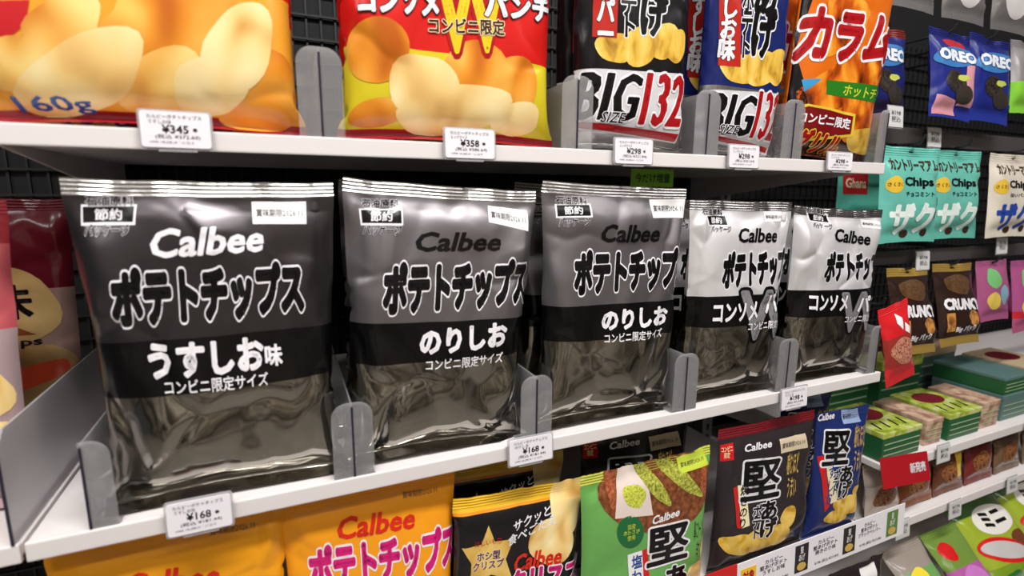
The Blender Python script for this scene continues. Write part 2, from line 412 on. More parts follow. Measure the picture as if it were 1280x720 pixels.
def shelf(label, x0, x1, yf, z, lip=.014, depth=None, edge=0, mt=WHITE_METAL, group=None, angle=False):
    r = empty('shelf', ((x0+x1)/2, .40, z)); w = (x1-x0)/2
    bm = bmesh.new(); add_box(bm, -w, w, yf-.40+.004, -.002, -.010, 0, .0008)
    bm_obj('board', bm, mt, r)
    bm = bmesh.new(); add_box(bm, -w, w, yf-.40, yf-.40+.005, -lip, .0012, .0012)
    bm_obj('front_lip', bm, mt, r)
    for s in (-1, 1):
        bm = bmesh.new(); prism(bm, [(yf-.40+.02, -.010), (-.004, -.010), (-.004, -.06), (-.05, -.05)], .0025, 'x', s*(w-.004)-.00125)
        bm_obj('bracket', bm, mt, r)
    tag(r, label, 'shelf', group); return r
shelf('upper white shelf carrying the large red and orange crisp bags', -.042, .93, .02, .3025)
shelf('middle white shelf carrying the row of silver and black crisp bags', -.040, .951, 0, 0)
shelf('lower white shelf behind the printed price strip, carrying the colourful crisp bags', -.040, .955, -.025, -.2520, .012)

# ------------------------------------------------------------------ acrylic dividers
def divider(label, x, yf, z, half='both', h=.072, w=.018, group='clear shelf dividers'):
    r = empty('shelf_divider', (x, yf, z+.0006))
    a, b = (-w if half != 'right' else -.0012), (w if half != 'left' else .0012)
    R = .013; pts = [(a, 0), (b, 0)]
    for k in range(7): t = k/6*PI/2; pts.append((b-R+R*math.cos(t), h-R+R*math.sin(t)) if b > .005 else (b, h))
    for k in range(7): t = PI/2+k/6*PI/2; pts.append((a+R+R*math.cos(t), h-R+R*math.sin(t)) if a < -.005 else (a, h))
    q = []
    for p in pts:
        if not q or (abs(p[0]-q[-1][0])+abs(p[1]-q[-1][1])) > 1e-6: q.append(p)
    bm = bmesh.new(); prism(bm, q, .0012, 'y', 0); bm_obj('front_stop', bm, ACRYLIC, r)
    pl = [(.0013, .0), (.34, 0), (.34, h)]
    bm = bmesh.new(); prism(bm, [(.0013, 0), (.34, 0), (.34, h-.002), (.0013, h-.002)], .0014, 'x', -.0007); bm_obj('partition', bm, ACRYLIC, r)
    bm = bmesh.new(); add_box(bm, -.0009, .0009, -.0006, .0004, .0008, h-.004); bm_obj('cut_edge', bm, ACRYLIC_EDGE, r, )
    bm = bmesh.new(); add_box(bm, a, b, .0013, .02, -.0005, .0008); bm_obj('foot', bm, ACRYLIC, r)
    tag(r, label, 'divider', group); return r
ZT = .3025
divider('clear acrylic divider at the left end of the middle shelf', 0, .002, 0, 'right')
for x, s in ((.196, 'between the first and second silver bags from the left'), (.381, 'between the second and third silver bags from the left'),
             (.580, 'between the third and fourth silver bags from the left'), (.752, 'between the fourth and fifth silver bags from the left')):
    divider('clear acrylic divider '+s, x, .002, 0)
divider('clear acrylic divider at the right end of the middle shelf', .938, .002, 0, 'left')
for x, s in ((.186, 'between the two large orange crisp bags'), (.432, 'between the orange bag and the black jumbo bag'),
             (.604, 'between the black and the navy jumbo bags'), (.744, 'between the navy jumbo bag and the red bag'), (.927, 'at the right end, beside the red bag')):
    divider('clear divider on the upper shelf '+s, x, .022, ZT, 'left' if x > .92 else 'both')

# ------------------------------------------------------------------ price tags
def flat_text(name, s, x0, z0, x1, z1, mt, parent, bold=.01, y=0., shear=0., **kw):
    vs, fs = text_in_box(s, (x0, z0, x1, z1), bold, shear, **kw)
    return mesh_obj(name, [(p[0], y, p[1]) for p in vs], fs, mt, parent)
SMALLINK = plain('label_ink', (60, 56, 62), .5)
def price_tag(label, x, y, z, w, h, lines, tilt=0., lean=0., group='price tags on the shelf edges', blur=False):
    """card in a clear holder clipped on the shelf lip; lines = (text, x0, z0, x1, z1) in fractions"""
    r = empty('price_tag', (x, y, z), (lean, tilt, 0))
    pts = []; R = .0022
    for cx, cz, a in ((w/2-R, h/2-R, 0), (-w/2+R, h/2-R, PI/2), (-w/2+R, -h/2+R, PI), (w/2-R, -h/2+R, 1.5*PI)):
        for k in range(4): pts.append((cx+R*math.cos(a+k*PI/6), cz+R*math.sin(a+k*PI/6)))
    bm = bmesh.new(); prism(bm, pts, .0008, 'y', 0); card = bm_obj('card', bm, PAPER, r)
    g = .0016; big = [(p[0]*(w/2+g)/(w/2), p[1]*(h/2+g)/(h/2)) for p in pts]
    bm = bmesh.new(); prism(bm, big, .0012, 'y', .001); add_box(bm, -w*.28, w*.28, .0008, .004, -h/2-.003, -h/2+.001, .0004)
    bm_obj('holder', bm, clear('clear_holder', (.85, .85, .88), .1, .35), r)
    for s, a, c, d, e, bo, mt in lines:
        flat_text('print', s, (a-.5)*w, (c-.5)*h, (d-.5)*w, (e-.5)*h, mt, card, bo, -.0003)
    tag(r, label, 'price tag', group); return r
def price_lines(head, sub, yen, tax, strong=True):
    k = BLACK if strong else SMALLINK
    return [(head, .10, .80, .88, .92, 0, SMALLINK), (sub, .12, .66, .44, .77, 0, SMALLINK),
            ('¥'+yen, .30, .40, .68, .64, .018, k), ('※', .74, .46, .81, .57, .01, k), ('(税込 ¥'+tax+')', .20, .23, .84, .37, .0, k), ('1490 18.(08.)4・(1.2) 0', .12, .10, .74, .18, 0, SMALLINK)]
CHIPTXT = 'ポテトチップス'
for x, y, w, y0, t, a in ((.0730, -.006, .0455, '168', '181.44', 'below the leftmost silver bag on the middle shelf'),
                          (.3715, -.006, .0490, '168', '181.44', 'between the second and third silver bags on the middle shelf'),
                          (.7620, -.006, .0480, '198', '213.84', 'between the fourth and fifth silver bags on the middle shelf')):
    z = {'168': 0., '198': -.004}[y0]-.001+(-.003 if x > .3 else 0)
    price_tag('white price tag '+a, x, y, z, w, .0275, price_lines('カルビーポテトチップス', 'うすしお味' if x < .1 else 'のりしお', y0, t), 0, -.06)
for x, w, h, y0, t, a in ((.0815, .0450, .026, '345', '372.60', 'below the red crisp bag at the upper shelf\'s left end'), (.3140, .0480, .026, '358', '386.64', 'below the yellow and orange crisp bag on the upper shelf'),
                          (.4980, .0480, .0255, '298', '321.84', 'below the black jumbo bag on the upper shelf'), (.6565, .0470, .0255, '298', '321.84', 'below the navy jumbo bag on the upper shelf'),
                          (.8270, .0470, .0225, '298', '321.84', 'below the red bag at the upper shelf\'s right end')):
    price_tag('white price tag '+a, x, .014, .303-.0005*(x > .8), w, h, price_lines('カルビーポテトチップス', 'うすしお味' if x < .1 else 'ビッグサイズ', y0, t, x < .4), 0, -.05)

# ------------------------------------------------------------------ silver bags on the middle shelf
FOIL = (164, 160, 152)
SEAL = plain('foil_seal', (190, 188, 186), .2, 1., bmp=(90, .25, .0008))
def silver(key, upper, ur, um, band, label, x, y, z, W, H, seed, lean=.03, yaw=0., roll=0., **kw):
    mt = zoned('silver_film_'+key, [(0, FOIL, 1, .13), (band[0], (8, 7, 8), 0, .2), (band[1], upper, um, ur), (.955, FOIL, 1, .2)], (110, .10, .0008))
    return make_bag(key, 'crisp_bag', label, 'crisp bag', (x, y, z), W, H, .050, seed, mt, SEAL, lean, yaw, roll, 'silver crisp bags on the middle shelf', **kw)
HERO = dict(steps=420, slack=.022, dent=.5, crush=1.7)
ZB = .0008
silver('salt', (84, 80, 82), .30, .9, (.39, .55), 'dark silver crisp bag printed うすしお味, leftmost on the middle shelf', .098, .027, ZB, .190, .278, 11, .0, 0, .0, **HERO)
silver('laver', (138, 134, 136), .38, .85, (.39, .53), 'silver crisp bag printed のりしお, directly right of the dark うすしお bag', .281, .027, ZB, .190, .277, 12, .0, 0, .05, **HERO)
silver('seaweed', (138, 134, 136), .38, .85, (.39, .53), 'silver crisp bag printed のりしお, directly left of the pale コンソメ bags', .4815, .027, ZB, .190, .279, 13, .0, 0, .03, **HERO)
silver('consomme', (236, 234, 235), .40, .5, (.40, .55), 'pale silver crisp bag printed コンソメ, next to the のりしお bags', .671, .027, ZB, .172, .262, 14, .0, 0, .02, **HERO)
silver('punch', (236, 234, 235), .40, .5, (.40, .55), 'pale silver crisp bag printed コンソメ at the right end of the middle shelf', .850, .027, ZB, .184, .252, 15, .0, 0, .035, **HERO)

# ------------------------------------------------------------------ large bags on the upper shelf
UP = ZT+.0008
def film_bag(key, label, zones, x, y, z, W, H, D, seed, lean=0., yaw=0., roll=0., group=None, name='crisp_bag', cat='crisp bag', seal=None, bmp=(90, .12, .0008), **kw):
    return make_bag(key, name, label, cat, (x, y, z), W, H, D, seed, zoned('film_'+key, zones, bmp), seal, lean, yaw, roll, group, **kw)
TOPG = 'large crisp bags on the upper shelf'
TK = dict(steps=260, slack=.016, crush=.6)
film_bag('salt_large', 'large orange and red crisp bag marked 160g, leftmost on the upper shelf', [(0, (150, 30, 40), 0, .25), (.05, (232, 160, 50), 0, .22), (.36, (222, 30, 28), 0, .22)], .061, .058, UP, .232, .33, .062, 21, 0, 0, 0, TOPG, **TK)
film_bag('punch_large', 'large yellow and red crisp bag printed コンソメ on the upper shelf', [(0, (150, 30, 40), 0, .25), (.05, (212, 196, 40), 0, .22), (.27, (206, 30, 26), 0, .22)], .312, .058, UP, .224, .33, .062, 22, 0, 0, 0, TOPG, **TK)
film_bag('black_large', 'black jumbo crisp bag marked BIG SIZE 132 on the upper shelf', [(0, (170, 168, 166), .9, .25), (.30, (20, 18, 20), 0, .2)], .512, .048, UP, .160, .30, .050, 23, 0, 0, .01, TOPG, **TK)
film_bag('navy_large', 'navy blue jumbo crisp bag marked BIG SIZE 132, left of the red bag', [(0, (170, 168, 166), .9, .25), (.30, (22, 34, 92), 0, .2)], .674, .048, UP, .140, .30, .046, 24, 0, 0, .02, TOPG, **TK)
film_bag('spicy_large', 'red, orange and black crisp bag at the right end of the upper shelf', [(0, (60, 24, 18), 0, .22), (.2, (214, 104, 22), 0, .22)], .838, .050, UP, .186, .30, .050, 25, 0, 0, .08, TOPG, **TK)

# ------------------------------------------------------------------ bags on the lower shelf
LZ = -.2512; LOWG = 'colourful crisp bags on the lower shelf'
LK = dict(steps=220, slack=.016, crush=.6)
film_bag('amber', 'amber orange crisp bag under the left end of the middle shelf', [(0, (240, 160, 24), 0, .25)], .046, .030, LZ, .178, .238, .05, 31, 0, 0, .0, LOWG, **LK)
film_bag('magenta', 'orange crisp bag with pink ポテトチップス lettering', [(0, (244, 158, 28), 0, .25)], .214, .030, LZ, .172, .235, .05, 32, 0, 0, .0, LOWG, **LK)
film_bag('star', 'black and gold crisp bag with a star, left of the green bag', [(0, (24, 22, 24), 0, .25), (.90, (226, 140, 40), 0, .25), (.915, (222, 176, 40), 0, .3)], .362, .020, LZ, .160, .200, .042, 33, 0, 0, .06, LOWG, **LK)
film_bag('wasabi', 'pale green wasabi crisp bag with brown dish picture on the lower shelf', [(0, (106, 168, 86), 0, .22), (.955, (178, 184, 72), 0, .3)], .530, -.002, LZ, .190, .210, .034, 34, 0, 0, .0, LOWG, **LK)
film_bag('dark', 'dark brown crisp bag with white 堅 lettering on the lower shelf', [(0, (44, 38, 40), 0, .25), (.93, (110, 20, 28), 0, .3)], .736, .010, LZ, .182, .221, .042, 35, 0, 0, .01, LOWG, **LK)
film_bag('navy', 'navy blue crisp bag with white 堅 lettering at the right end of the lower shelf', [(0, (28, 44, 100), 0, .25)], .885, .008, LZ, .116, .211, .038, 36, 0, 0, .02, LOWG, **LK)

# ------------------------------------------------------------------ what is printed on the bags
def blob(cu, cv, a, c, wob=.08, seed=0, n=26):
    """rounded crisp outline spanned by two half-axes"""
    q = random.Random(seed*7+3); ph = [q.random()*6.3 for _ in range(3)]; o = []
    for k in range(n):
        t = 2*PI*k/n; w = 1+wob*(math.sin(2*t+ph[0])+.7*math.sin(3*t+ph[1])+.4*math.sin(5*t+ph[2]))
        o.append((cu+w*(a[0]*math.cos(t)+c[0]*math.sin(t)), cv+w*(a[1]*math.cos(t)+c[1]*math.sin(t))))
    return o
CRISP = mottled('crisp_picture', [(.3, (208, 124, 36)), (.42, (238, 180, 88)), (.56, (248, 214, 130)), (.75, (250, 226, 160))], 5, .25, detail=1.)
CRISP_PALE = mottled('pale_crisp_picture', [(.3, (208, 150, 70)), (.44, (240, 204, 130)), (.66, (250, 232, 176))], 5, .25, detail=1.)
CRISP_DEEP = mottled('deep_crisp_picture', [(.3, (186, 92, 16)), (.48, (228, 144, 40)), (.7, (246, 192, 90))], 5, .25, detail=1.)
CRISP_GOLD = mottled('golden_crisp_picture', [(.25, (150, 104, 26)), (.45, (222, 178, 66)), (.7, (240, 210, 116))], 9, .25)
GOLD, BLUE, MAGENTA, CREAM = ink((214, 178, 96)), ink((28, 74, 150)), ink((214, 30, 120)), ink((246, 234, 190))
LOGO_RED, DEEP_RED, LIME, GREENINK = ink((222, 44, 24)), ink((170, 20, 26)), ink((200, 214, 60)), ink((24, 104, 56))
SOFTBLACK = plain('matt_black_ink', (9, 8, 9), .22)
STICK = plain('date_sticker', (236, 234, 232), .5); STICK_TAN = plain('tan_sticker', (216, 200, 170), .5)
STAMP = plain('stamp_ink', (48, 42, 44), .5)
GREYINK = ink((150, 148, 150), .3, .3)
b = BAGS['salt']
word(b, 'saving_mark', '石油原料', (0.073, 0.928, 0.233, 0.957), SOFTBLACK, skew=0.0, bold=0.03, outline=WHITE, owidth=0.038, layer=5)
lay(b, 'saving_mark_frame', [[(0.06, 0.93), (0.243, 0.932), (0.235, 0.873), (0.055, 0.873)]], WHITE, 1)
lay(b, 'saving_mark_panel', [[(0.064, 0.924), (0.235, 0.926), (0.228, 0.881), (0.062, 0.881)]], SOFTBLACK, 2)
word(b, 'saving_mark', '節約', (0.099, 0.886, 0.193, 0.919), WHITE, skew=0.0, bold=0.015, layer=3)
word(b, 'saving_mark', 'パッケージ', (0.063, 0.843, 0.215, 0.876), SOFTBLACK, skew=-0.001, bold=0.03, outline=WHITE, owidth=0.038, layer=5)
word(b, 'brand_lettering', 'Calbee', (0.281, 0.779, 0.694, 0.861), WHITE, skew=0.01, bold=0.03, shear=0.22)
word(b, 'product_lettering', 'ポテトチップス', (0.132, 0.588, 0.843, 0.76), SOFTBLACK, skew=0.004, bold=0.076, outline=WHITE, owidth=0.04, shear=0.06, spacing=0.96)
word(b, 'flavour_lettering', 'うすしお', (0.232, 0.441, 0.662, 0.545), WHITE, skew=-0.009, bold=0.05)
word(b, 'flavour_lettering', '味', (0.665, 0.441, 0.736, 0.509), WHITE, skew=-0.001, bold=0.035)
word(b, 'size_lettering', 'コンビニ限定サイズ', (0.282, 0.393, 0.671, 0.436), WHITE, skew=-0.01, bold=0.015)
lay(b, 'date_sticker', [[(0.657, 0.942), (0.878, 0.942), (0.872, 0.869), (0.656, 0.872)]], STICK, 1)
word(b, 'date_stamp', '賞味期限2026.11', (0.672, 0.893, 0.859, 0.919), STAMP, skew=-0.001, bold=0.012, res=1)
b = BAGS['laver']
word(b, 'saving_mark', '石油原料', (0.085, 0.908, 0.261, 0.939), SOFTBLACK, skew=0.005, bold=0.03, outline=WHITE, owidth=0.038, layer=5)
lay(b, 'saving_mark_frame', [[(0.073, 0.903), (0.277, 0.91), (0.277, 0.854), (0.083, 0.849)]], WHITE, 1)
lay(b, 'saving_mark_panel', [[(0.083, 0.899), (0.269, 0.905), (0.27, 0.861), (0.09, 0.857)]], SOFTBLACK, 2)
word(b, 'saving_mark', '節約', (0.126, 0.863, 0.228, 0.895), WHITE, skew=0.003, bold=0.015, layer=3)
word(b, 'saving_mark', 'パッケージ', (0.092, 0.818, 0.268, 0.85), SOFTBLACK, skew=0.003, bold=0.03, outline=WHITE, owidth=0.038, layer=5)
word(b, 'brand_lettering', 'Calbee', (0.337, 0.768, 0.788, 0.835), SOFTBLACK, skew=0.006, bold=0.03, shear=0.22)
word(b, 'product_lettering', 'ポテトチップス', (0.179, 0.553, 0.97, 0.733), SOFTBLACK, skew=0.023, bold=0.076, outline=WHITE, owidth=0.04, shear=0.06, spacing=0.96)
word(b, 'flavour_lettering', 'のりしお', (0.361, 0.414, 0.835, 0.507), WHITE, skew=0.013, bold=0.05)
word(b, 'size_lettering', 'コンビニ限定サイズ', (0.395, 0.36, 0.817, 0.4), WHITE, skew=0.006, bold=0.015)
lay(b, 'date_sticker', [[(0.722, 0.939), (0.946, 0.925), (0.942, 0.848), (0.721, 0.876)]], STICK, 1)
word(b, 'date_stamp', '賞味期限2026.11', (0.737, 0.892, 0.928, 0.918), STAMP, skew=-0.019, bold=0.012, res=1)
b = BAGS['seaweed']
word(b, 'saving_mark', '石油原料', (0.086, 0.914, 0.277, 0.948), SOFTBLACK, skew=0.002, bold=0.03, outline=WHITE, owidth=0.038, layer=5)
lay(b, 'saving_mark_frame', [[(0.082, 0.914), (0.298, 0.922), (0.301, 0.867), (0.084, 0.861)]], WHITE, 1)
lay(b, 'saving_mark_panel', [[(0.092, 0.909), (0.288, 0.916), (0.29, 0.873), (0.093, 0.867)]], SOFTBLACK, 2)
word(b, 'saving_mark', '節約', (0.134, 0.873, 0.244, 0.905), WHITE, skew=0.004, bold=0.015, layer=3)
word(b, 'saving_mark', 'パッケージ', (0.098, 0.827, 0.286, 0.862), SOFTBLACK, skew=0.005, bold=0.03, outline=WHITE, owidth=0.038, layer=5)
word(b, 'brand_lettering', 'Calbee', (0.362, 0.772, 0.787, 0.843), SOFTBLACK, skew=0.001, bold=0.03, shear=0.22)
word(b, 'product_lettering', 'ポテトチップス', (0.183, 0.565, 1.038, 0.743), SOFTBLACK, skew=0.017, bold=0.076, outline=WHITE, owidth=0.04, shear=0.06, spacing=0.96)
word(b, 'flavour_lettering', 'のりしお', (0.377, 0.425, 0.869, 0.51), WHITE, skew=0.001, bold=0.05)
word(b, 'size_lettering', 'コンビニ限定サイズ', (0.398, 0.376, 0.837, 0.415), WHITE, skew=-0.001, bold=0.015)
lay(b, 'date_sticker', [[(0.717, 0.951), (0.993, 0.956), (0.984, 0.876), (0.731, 0.87)]], STICK, 1)
word(b, 'date_stamp', '賞味期限2026.11', (0.742, 0.895, 0.969, 0.925), STAMP, skew=0.005, bold=0.012, res=1)
b = BAGS['consomme']
word(b, 'saving_mark', '石油原料', (0.103, 0.931, 0.291, 0.965), SOFTBLACK, skew=-0.005, bold=0.03, outline=WHITE, owidth=0.038, layer=5)
lay(b, 'saving_mark_frame', [[(0.125, 0.932), (0.328, 0.934), (0.334, 0.877), (0.143, 0.877)]], WHITE, 1)
lay(b, 'saving_mark_panel', [[(0.139, 0.925), (0.314, 0.927), (0.319, 0.884), (0.156, 0.884)]], SOFTBLACK, 2)
word(b, 'saving_mark', '節約', (0.184, 0.889, 0.278, 0.921), WHITE, skew=0.0, bold=0.015, layer=3)
word(b, 'saving_mark', 'パッケージ', (0.179, 0.85, 0.343, 0.878), SOFTBLACK, skew=-0.001, bold=0.03, outline=WHITE, owidth=0.038, layer=5)
word(b, 'brand_lettering', 'Calbee', (0.413, 0.8, 0.829, 0.871), SOFTBLACK, skew=-0.003, bold=0.03, shear=0.22)
word(b, 'product_lettering', 'ポテトチップス', (0.275, 0.579, 1.05, 0.76), SOFTBLACK, skew=0.02, bold=0.076, outline=WHITE, owidth=0.04, shear=0.06, spacing=0.96)
word(b, 'big_letter', 'W', (0.458, 0.325, 1.012, 0.574), GREYINK, skew=-0.006, bold=0.04, outline=SOFTBLACK, owidth=0.05, layer=2)
word(b, 'flavour_lettering', 'コンソメ', (0.211, 0.427, 0.624, 0.519), WHITE, skew=-0.001, bold=0.035, outline=SOFTBLACK, owidth=0.03, layer=4)
word(b, 'flavour_lettering', 'パンチ', (0.702, 0.448, 1.139, 0.561), WHITE, skew=0.013, bold=0.035, outline=SOFTBLACK, owidth=0.03, layer=4)
word(b, 'size_lettering', 'コンビニ限定', (0.536, 0.376, 0.858, 0.419), WHITE, skew=-0.003, bold=0.02, outline=SOFTBLACK, owidth=0.04, layer=5)
lay(b, 'date_sticker', [[(0.702, 0.952), (0.938, 0.951), (0.947, 0.905), (0.701, 0.899)]], STICK, 1)
word(b, 'date_stamp', '賞味期限2026.11', (0.718, 0.916, 0.925, 0.934), STAMP, skew=0.002, bold=0.012, res=1)
b = BAGS['punch']
word(b, 'saving_mark', '石油原料', (0.119, 0.971, 0.32, 1.005), SOFTBLACK, skew=-0.013, bold=0.03, outline=WHITE, owidth=0.038, layer=5)
lay(b, 'saving_mark_frame', [[(0.122, 0.975), (0.352, 0.971), (0.365, 0.91), (0.142, 0.92)]], WHITE, 1)
lay(b, 'saving_mark_panel', [[(0.141, 0.967), (0.336, 0.962), (0.345, 0.919), (0.157, 0.928)]], SOFTBLACK, 2)
word(b, 'saving_mark', '節約', (0.191, 0.93, 0.298, 0.961), WHITE, skew=-0.004, bold=0.015, layer=3)
word(b, 'saving_mark', 'パッケージ', (0.167, 0.885, 0.368, 0.915), SOFTBLACK, skew=-0.005, bold=0.03, outline=WHITE, owidth=0.038, layer=5)
word(b, 'brand_lettering', 'Calbee', (0.386, 0.815, 0.816, 0.888), SOFTBLACK, skew=-0.023, bold=0.03, shear=0.22)
word(b, 'product_lettering', 'ポテトチップス', (0.288, 0.59, 1.072, 0.763), SOFTBLACK, skew=0.007, bold=0.076, outline=WHITE, owidth=0.04, shear=0.06, spacing=0.96)
word(b, 'big_letter', 'W', (0.505, 0.302, 1.029, 0.537), GREYINK, skew=-0.005, bold=0.04, outline=SOFTBLACK, owidth=0.05, layer=2)
word(b, 'flavour_lettering', 'コンソメ', (0.178, 0.442, 0.576, 0.532), WHITE, skew=-0.012, bold=0.035, outline=SOFTBLACK, owidth=0.03, layer=4)
word(b, 'flavour_lettering', 'パンチ', (0.71, 0.413, 1.17, 0.516), WHITE, skew=-0.018, bold=0.035, outline=SOFTBLACK, owidth=0.03, layer=4)
word(b, 'size_lettering', 'コンビニ限定', (0.568, 0.36, 0.902, 0.404), WHITE, skew=-0.005, bold=0.02, outline=SOFTBLACK, owidth=0.04, layer=5)
lay(b, 'date_sticker', [[(0.732, 0.948), (0.963, 0.93), (0.974, 0.885), (0.744, 0.895)]], STICK, 1)
word(b, 'date_stamp', '賞味期限2026.11', (0.754, 0.911, 0.953, 0.929), STAMP, skew=-0.012, bold=0.012, res=1)
b = BAGS['salt_large']
lay(b, 'red_print', [[(0.164, 0.273), (0.234, 0.281), (0.218, 0.232), (0.175, 0.204), (0.126, 0.2), (0.136, 0.271)]], ink((196, 34, 40)), 1)
lay(b, 'crisp_picture', [blob(0.616, 0.268, (0.165, 0.015), (-0.016, -0.133), 0.06, 0)], CRISP_DEEP, 1.00)
lay(b, 'crisp_picture', [blob(0.85, 0.122, (0.145, -0.032), (-0.064, -0.11), 0.06, 1)], CRISP_DEEP, 1.28)
lay(b, 'crisp_picture', [blob(0.509, 0.207, (0.13, -0.008), (-0.042, -0.122), 0.06, 2)], CRISP_DEEP, 1.56)
lay(b, 'crisp_picture', [blob(0.309, 0.243, (0.092, 0.042), (0.024, -0.054), 0.07, 0)], CRISP, 2.00)
lay(b, 'crisp_picture', [blob(0.182, 0.152, (0.096, -0.008), (-0.019, -0.055), 0.07, 1)], CRISP, 2.28)
lay(b, 'crisp_picture', [blob(0.554, 0.127, (0.134, 0.03), (0.012, -0.079), 0.07, 2)], CRISP, 2.56)
lay(b, 'crisp_picture', [blob(0.333, 0.135, (0.166, 0.08), (0.039, -0.075), 0.07, 0)], CRISP_PALE, 3.00)
lay(b, 'crisp_picture', [blob(0.685, 0.131, (0.106, -0.016), (-0.033, -0.072), 0.07, 1)], CRISP_PALE, 3.28)
lay(b, 'crisp_picture', [blob(0.787, 0.229, (0.103, -0.005), (-0.037, -0.108), 0.07, 2)], CRISP_PALE, 3.56)
word(b, 'weight_lettering', '160g', (0.133, 0.031, 0.344, 0.084), BLUE, skew=0.011, bold=0.02, shear=-0.15, layer=4)
b = BAGS['punch_large']
lay(b, 'crisp_picture', [blob(0.158, 0.262, (0.126, 0.009), (-0.005, -0.085), 0.03, 0)], CRISP_DEEP, 1.00)
lay(b, 'crisp_picture', [blob(0.566, 0.226, (0.147, 0.009), (-0.003, -0.092), 0.03, 1)], CRISP_DEEP, 1.28)
lay(b, 'crisp_picture', [blob(0.155, 0.099, (0.114, 0.015), (0.006, -0.041), 0.03, 2)], CRISP_DEEP, 1.56)
lay(b, 'crisp_picture', [blob(0.735, 0.196, (0.127, -0.013), (-0.041, -0.09), 0.03, 3)], CRISP_DEEP, 1.84)
lay(b, 'crisp_picture', [blob(0.344, 0.179, (0.126, -0.023), (-0.054, -0.09), 0.08, 0)], CRISP_PALE, 2.00)
lay(b, 'crisp_picture', [blob(0.477, 0.117, (0.255, 0.025), (0.007, -0.074), 0.08, 1)], CRISP_PALE, 2.28)
lay(b, 'crisp_picture', [blob(0.771, 0.106, (0.118, -0.002), (-0.009, -0.056), 0.08, 2)], CRISP_PALE, 2.56)
word(b, 'big_letter', 'W', (0.397, 0.267, 0.706, 0.494), ink((244, 196, 34)), skew=0.024, bold=0.03, outline=DEEP_RED, owidth=0.05, layer=4)
word(b, 'flavour_lettering', 'コンソメ', (0.094, 0.348, 0.414, 0.418), WHITE, skew=0.017, bold=0.05, outline=BLACK, owidth=0.04, layer=6)
word(b, 'flavour_lettering', 'パンチ', (0.608, 0.38, 0.933, 0.451), WHITE, skew=0.017, bold=0.05, outline=BLACK, owidth=0.04, layer=6)
word(b, 'size_lettering', 'コンビニ限定', (0.369, 0.319, 0.697, 0.362), ink((70, 34, 14)), skew=0.019, bold=0.03, outline=CREAM, owidth=0.05, layer=8)
b = BAGS['black_large']
lay(b, 'white_print', [[(-0.019, 0.302), (0.893, 0.329), (0.893, 0.073), (-0.022, 0.104)]], ink((206, 204, 206)), 1)
lay(b, 'red_stripe', [[(-0.011, 0.133), (0.889, 0.111), (0.878, 0.079), (-0.01, 0.112)]], DEEP_RED, 2)
lay(b, 'crisp_picture', [blob(0.313, 0.385, (0.152, 0.009), (0.004, -0.053), 0.08, 0)], CRISP_GOLD, 1.00)
lay(b, 'crisp_picture', [blob(0.503, 0.402, (0.158, 0.01), (0.006, -0.065), 0.08, 1)], CRISP_GOLD, 1.28)
lay(b, 'crisp_picture', [blob(0.686, 0.43, (0.151, 0.01), (0.006, -0.061), 0.08, 2)], CRISP_GOLD, 1.56)
lay(b, 'crisp_picture', [blob(0.805, 0.421, (0.097, -0.001), (-0.018, -0.056), 0.08, 3)], CRISP_GOLD, 1.84)
word(b, 'size_lettering', 'BIG', (0.02, 0.132, 0.518, 0.294), SOFTBLACK, skew=0.013, bold=0.012, fatx=0.045, shear=0.3, outline=WHITE, owidth=0.035, layer=4, spacing=1.1)
word(b, 'number_lettering', '132', (0.521, 0.132, 0.89, 0.318), DEEP_RED, skew=0.003, bold=0.012, fatx=0.05, shear=0.3, outline=WHITE, owidth=0.035, layer=6, spacing=1.1)
word(b, 'size_lettering', 'SIZE', (0.213, 0.132, 0.403, 0.168), SOFTBLACK, skew=0.001, bold=0.01, shear=0.3, outline=WHITE, owidth=0.05, layer=8)
lay(b, 'red_block', [[(0.136, 0.679), (0.315, 0.692), (0.31, 0.416), (0.128, 0.409)]], ink((176, 36, 24)), 2)
word(b, 'flavour_lettering', 'ペ\nッ\nパ\nー', (0.155, 0.415, 0.291, 0.682), WHITE, skew=0.006, bold=0.04, outline=SOFTBLACK, owidth=0.03, layer=4, line=0.85)
word(b, 'title_lettering', '堅\nあ\nげ', (0.472, 0.43, 0.726, 0.792), SOFTBLACK, skew=0.022, bold=0.05, outline=WHITE, owidth=0.04, layer=4, line=0.8)
word(b, 'title_lettering', 'ポ\nテ\nト', (0.333, 0.422, 0.459, 0.648), SOFTBLACK, skew=0.005, bold=0.03, outline=WHITE, owidth=0.05, layer=4, line=0.8)
b = BAGS['navy_large']
lay(b, 'white_print', [[(0.033, 0.28), (0.905, 0.301), (0.902, 0.042), (0.055, 0.088)]], ink((206, 204, 206)), 1)
lay(b, 'red_stripe', [[(0.066, 0.118), (0.881, 0.081), (0.878, 0.055), (0.069, 0.1)]], DEEP_RED, 2)
lay(b, 'crisp_picture', [blob(0.382, 0.372, (0.2, 0.01), (0.014, -0.059), 0.08, 0)], CRISP_GOLD, 1.00)
lay(b, 'crisp_picture', [blob(0.608, 0.389, (0.23, 0.011), (0.017, -0.067), 0.08, 1)], CRISP_GOLD, 1.28)
lay(b, 'crisp_picture', [blob(0.799, 0.398, (0.139, 0.007), (0.018, -0.069), 0.08, 2)], CRISP_GOLD, 1.56)
word(b, 'size_lettering', 'BIG', (0.075, 0.113, 0.588, 0.272), SOFTBLACK, skew=0.005, bold=0.012, fatx=0.045, shear=0.3, outline=WHITE, owidth=0.035, layer=4, spacing=1.1)
word(b, 'number_lettering', '132', (0.572, 0.112, 0.895, 0.3), DEEP_RED, skew=-0.002, bold=0.012, fatx=0.05, shear=0.3, outline=WHITE, owidth=0.035, layer=6, spacing=1.1)
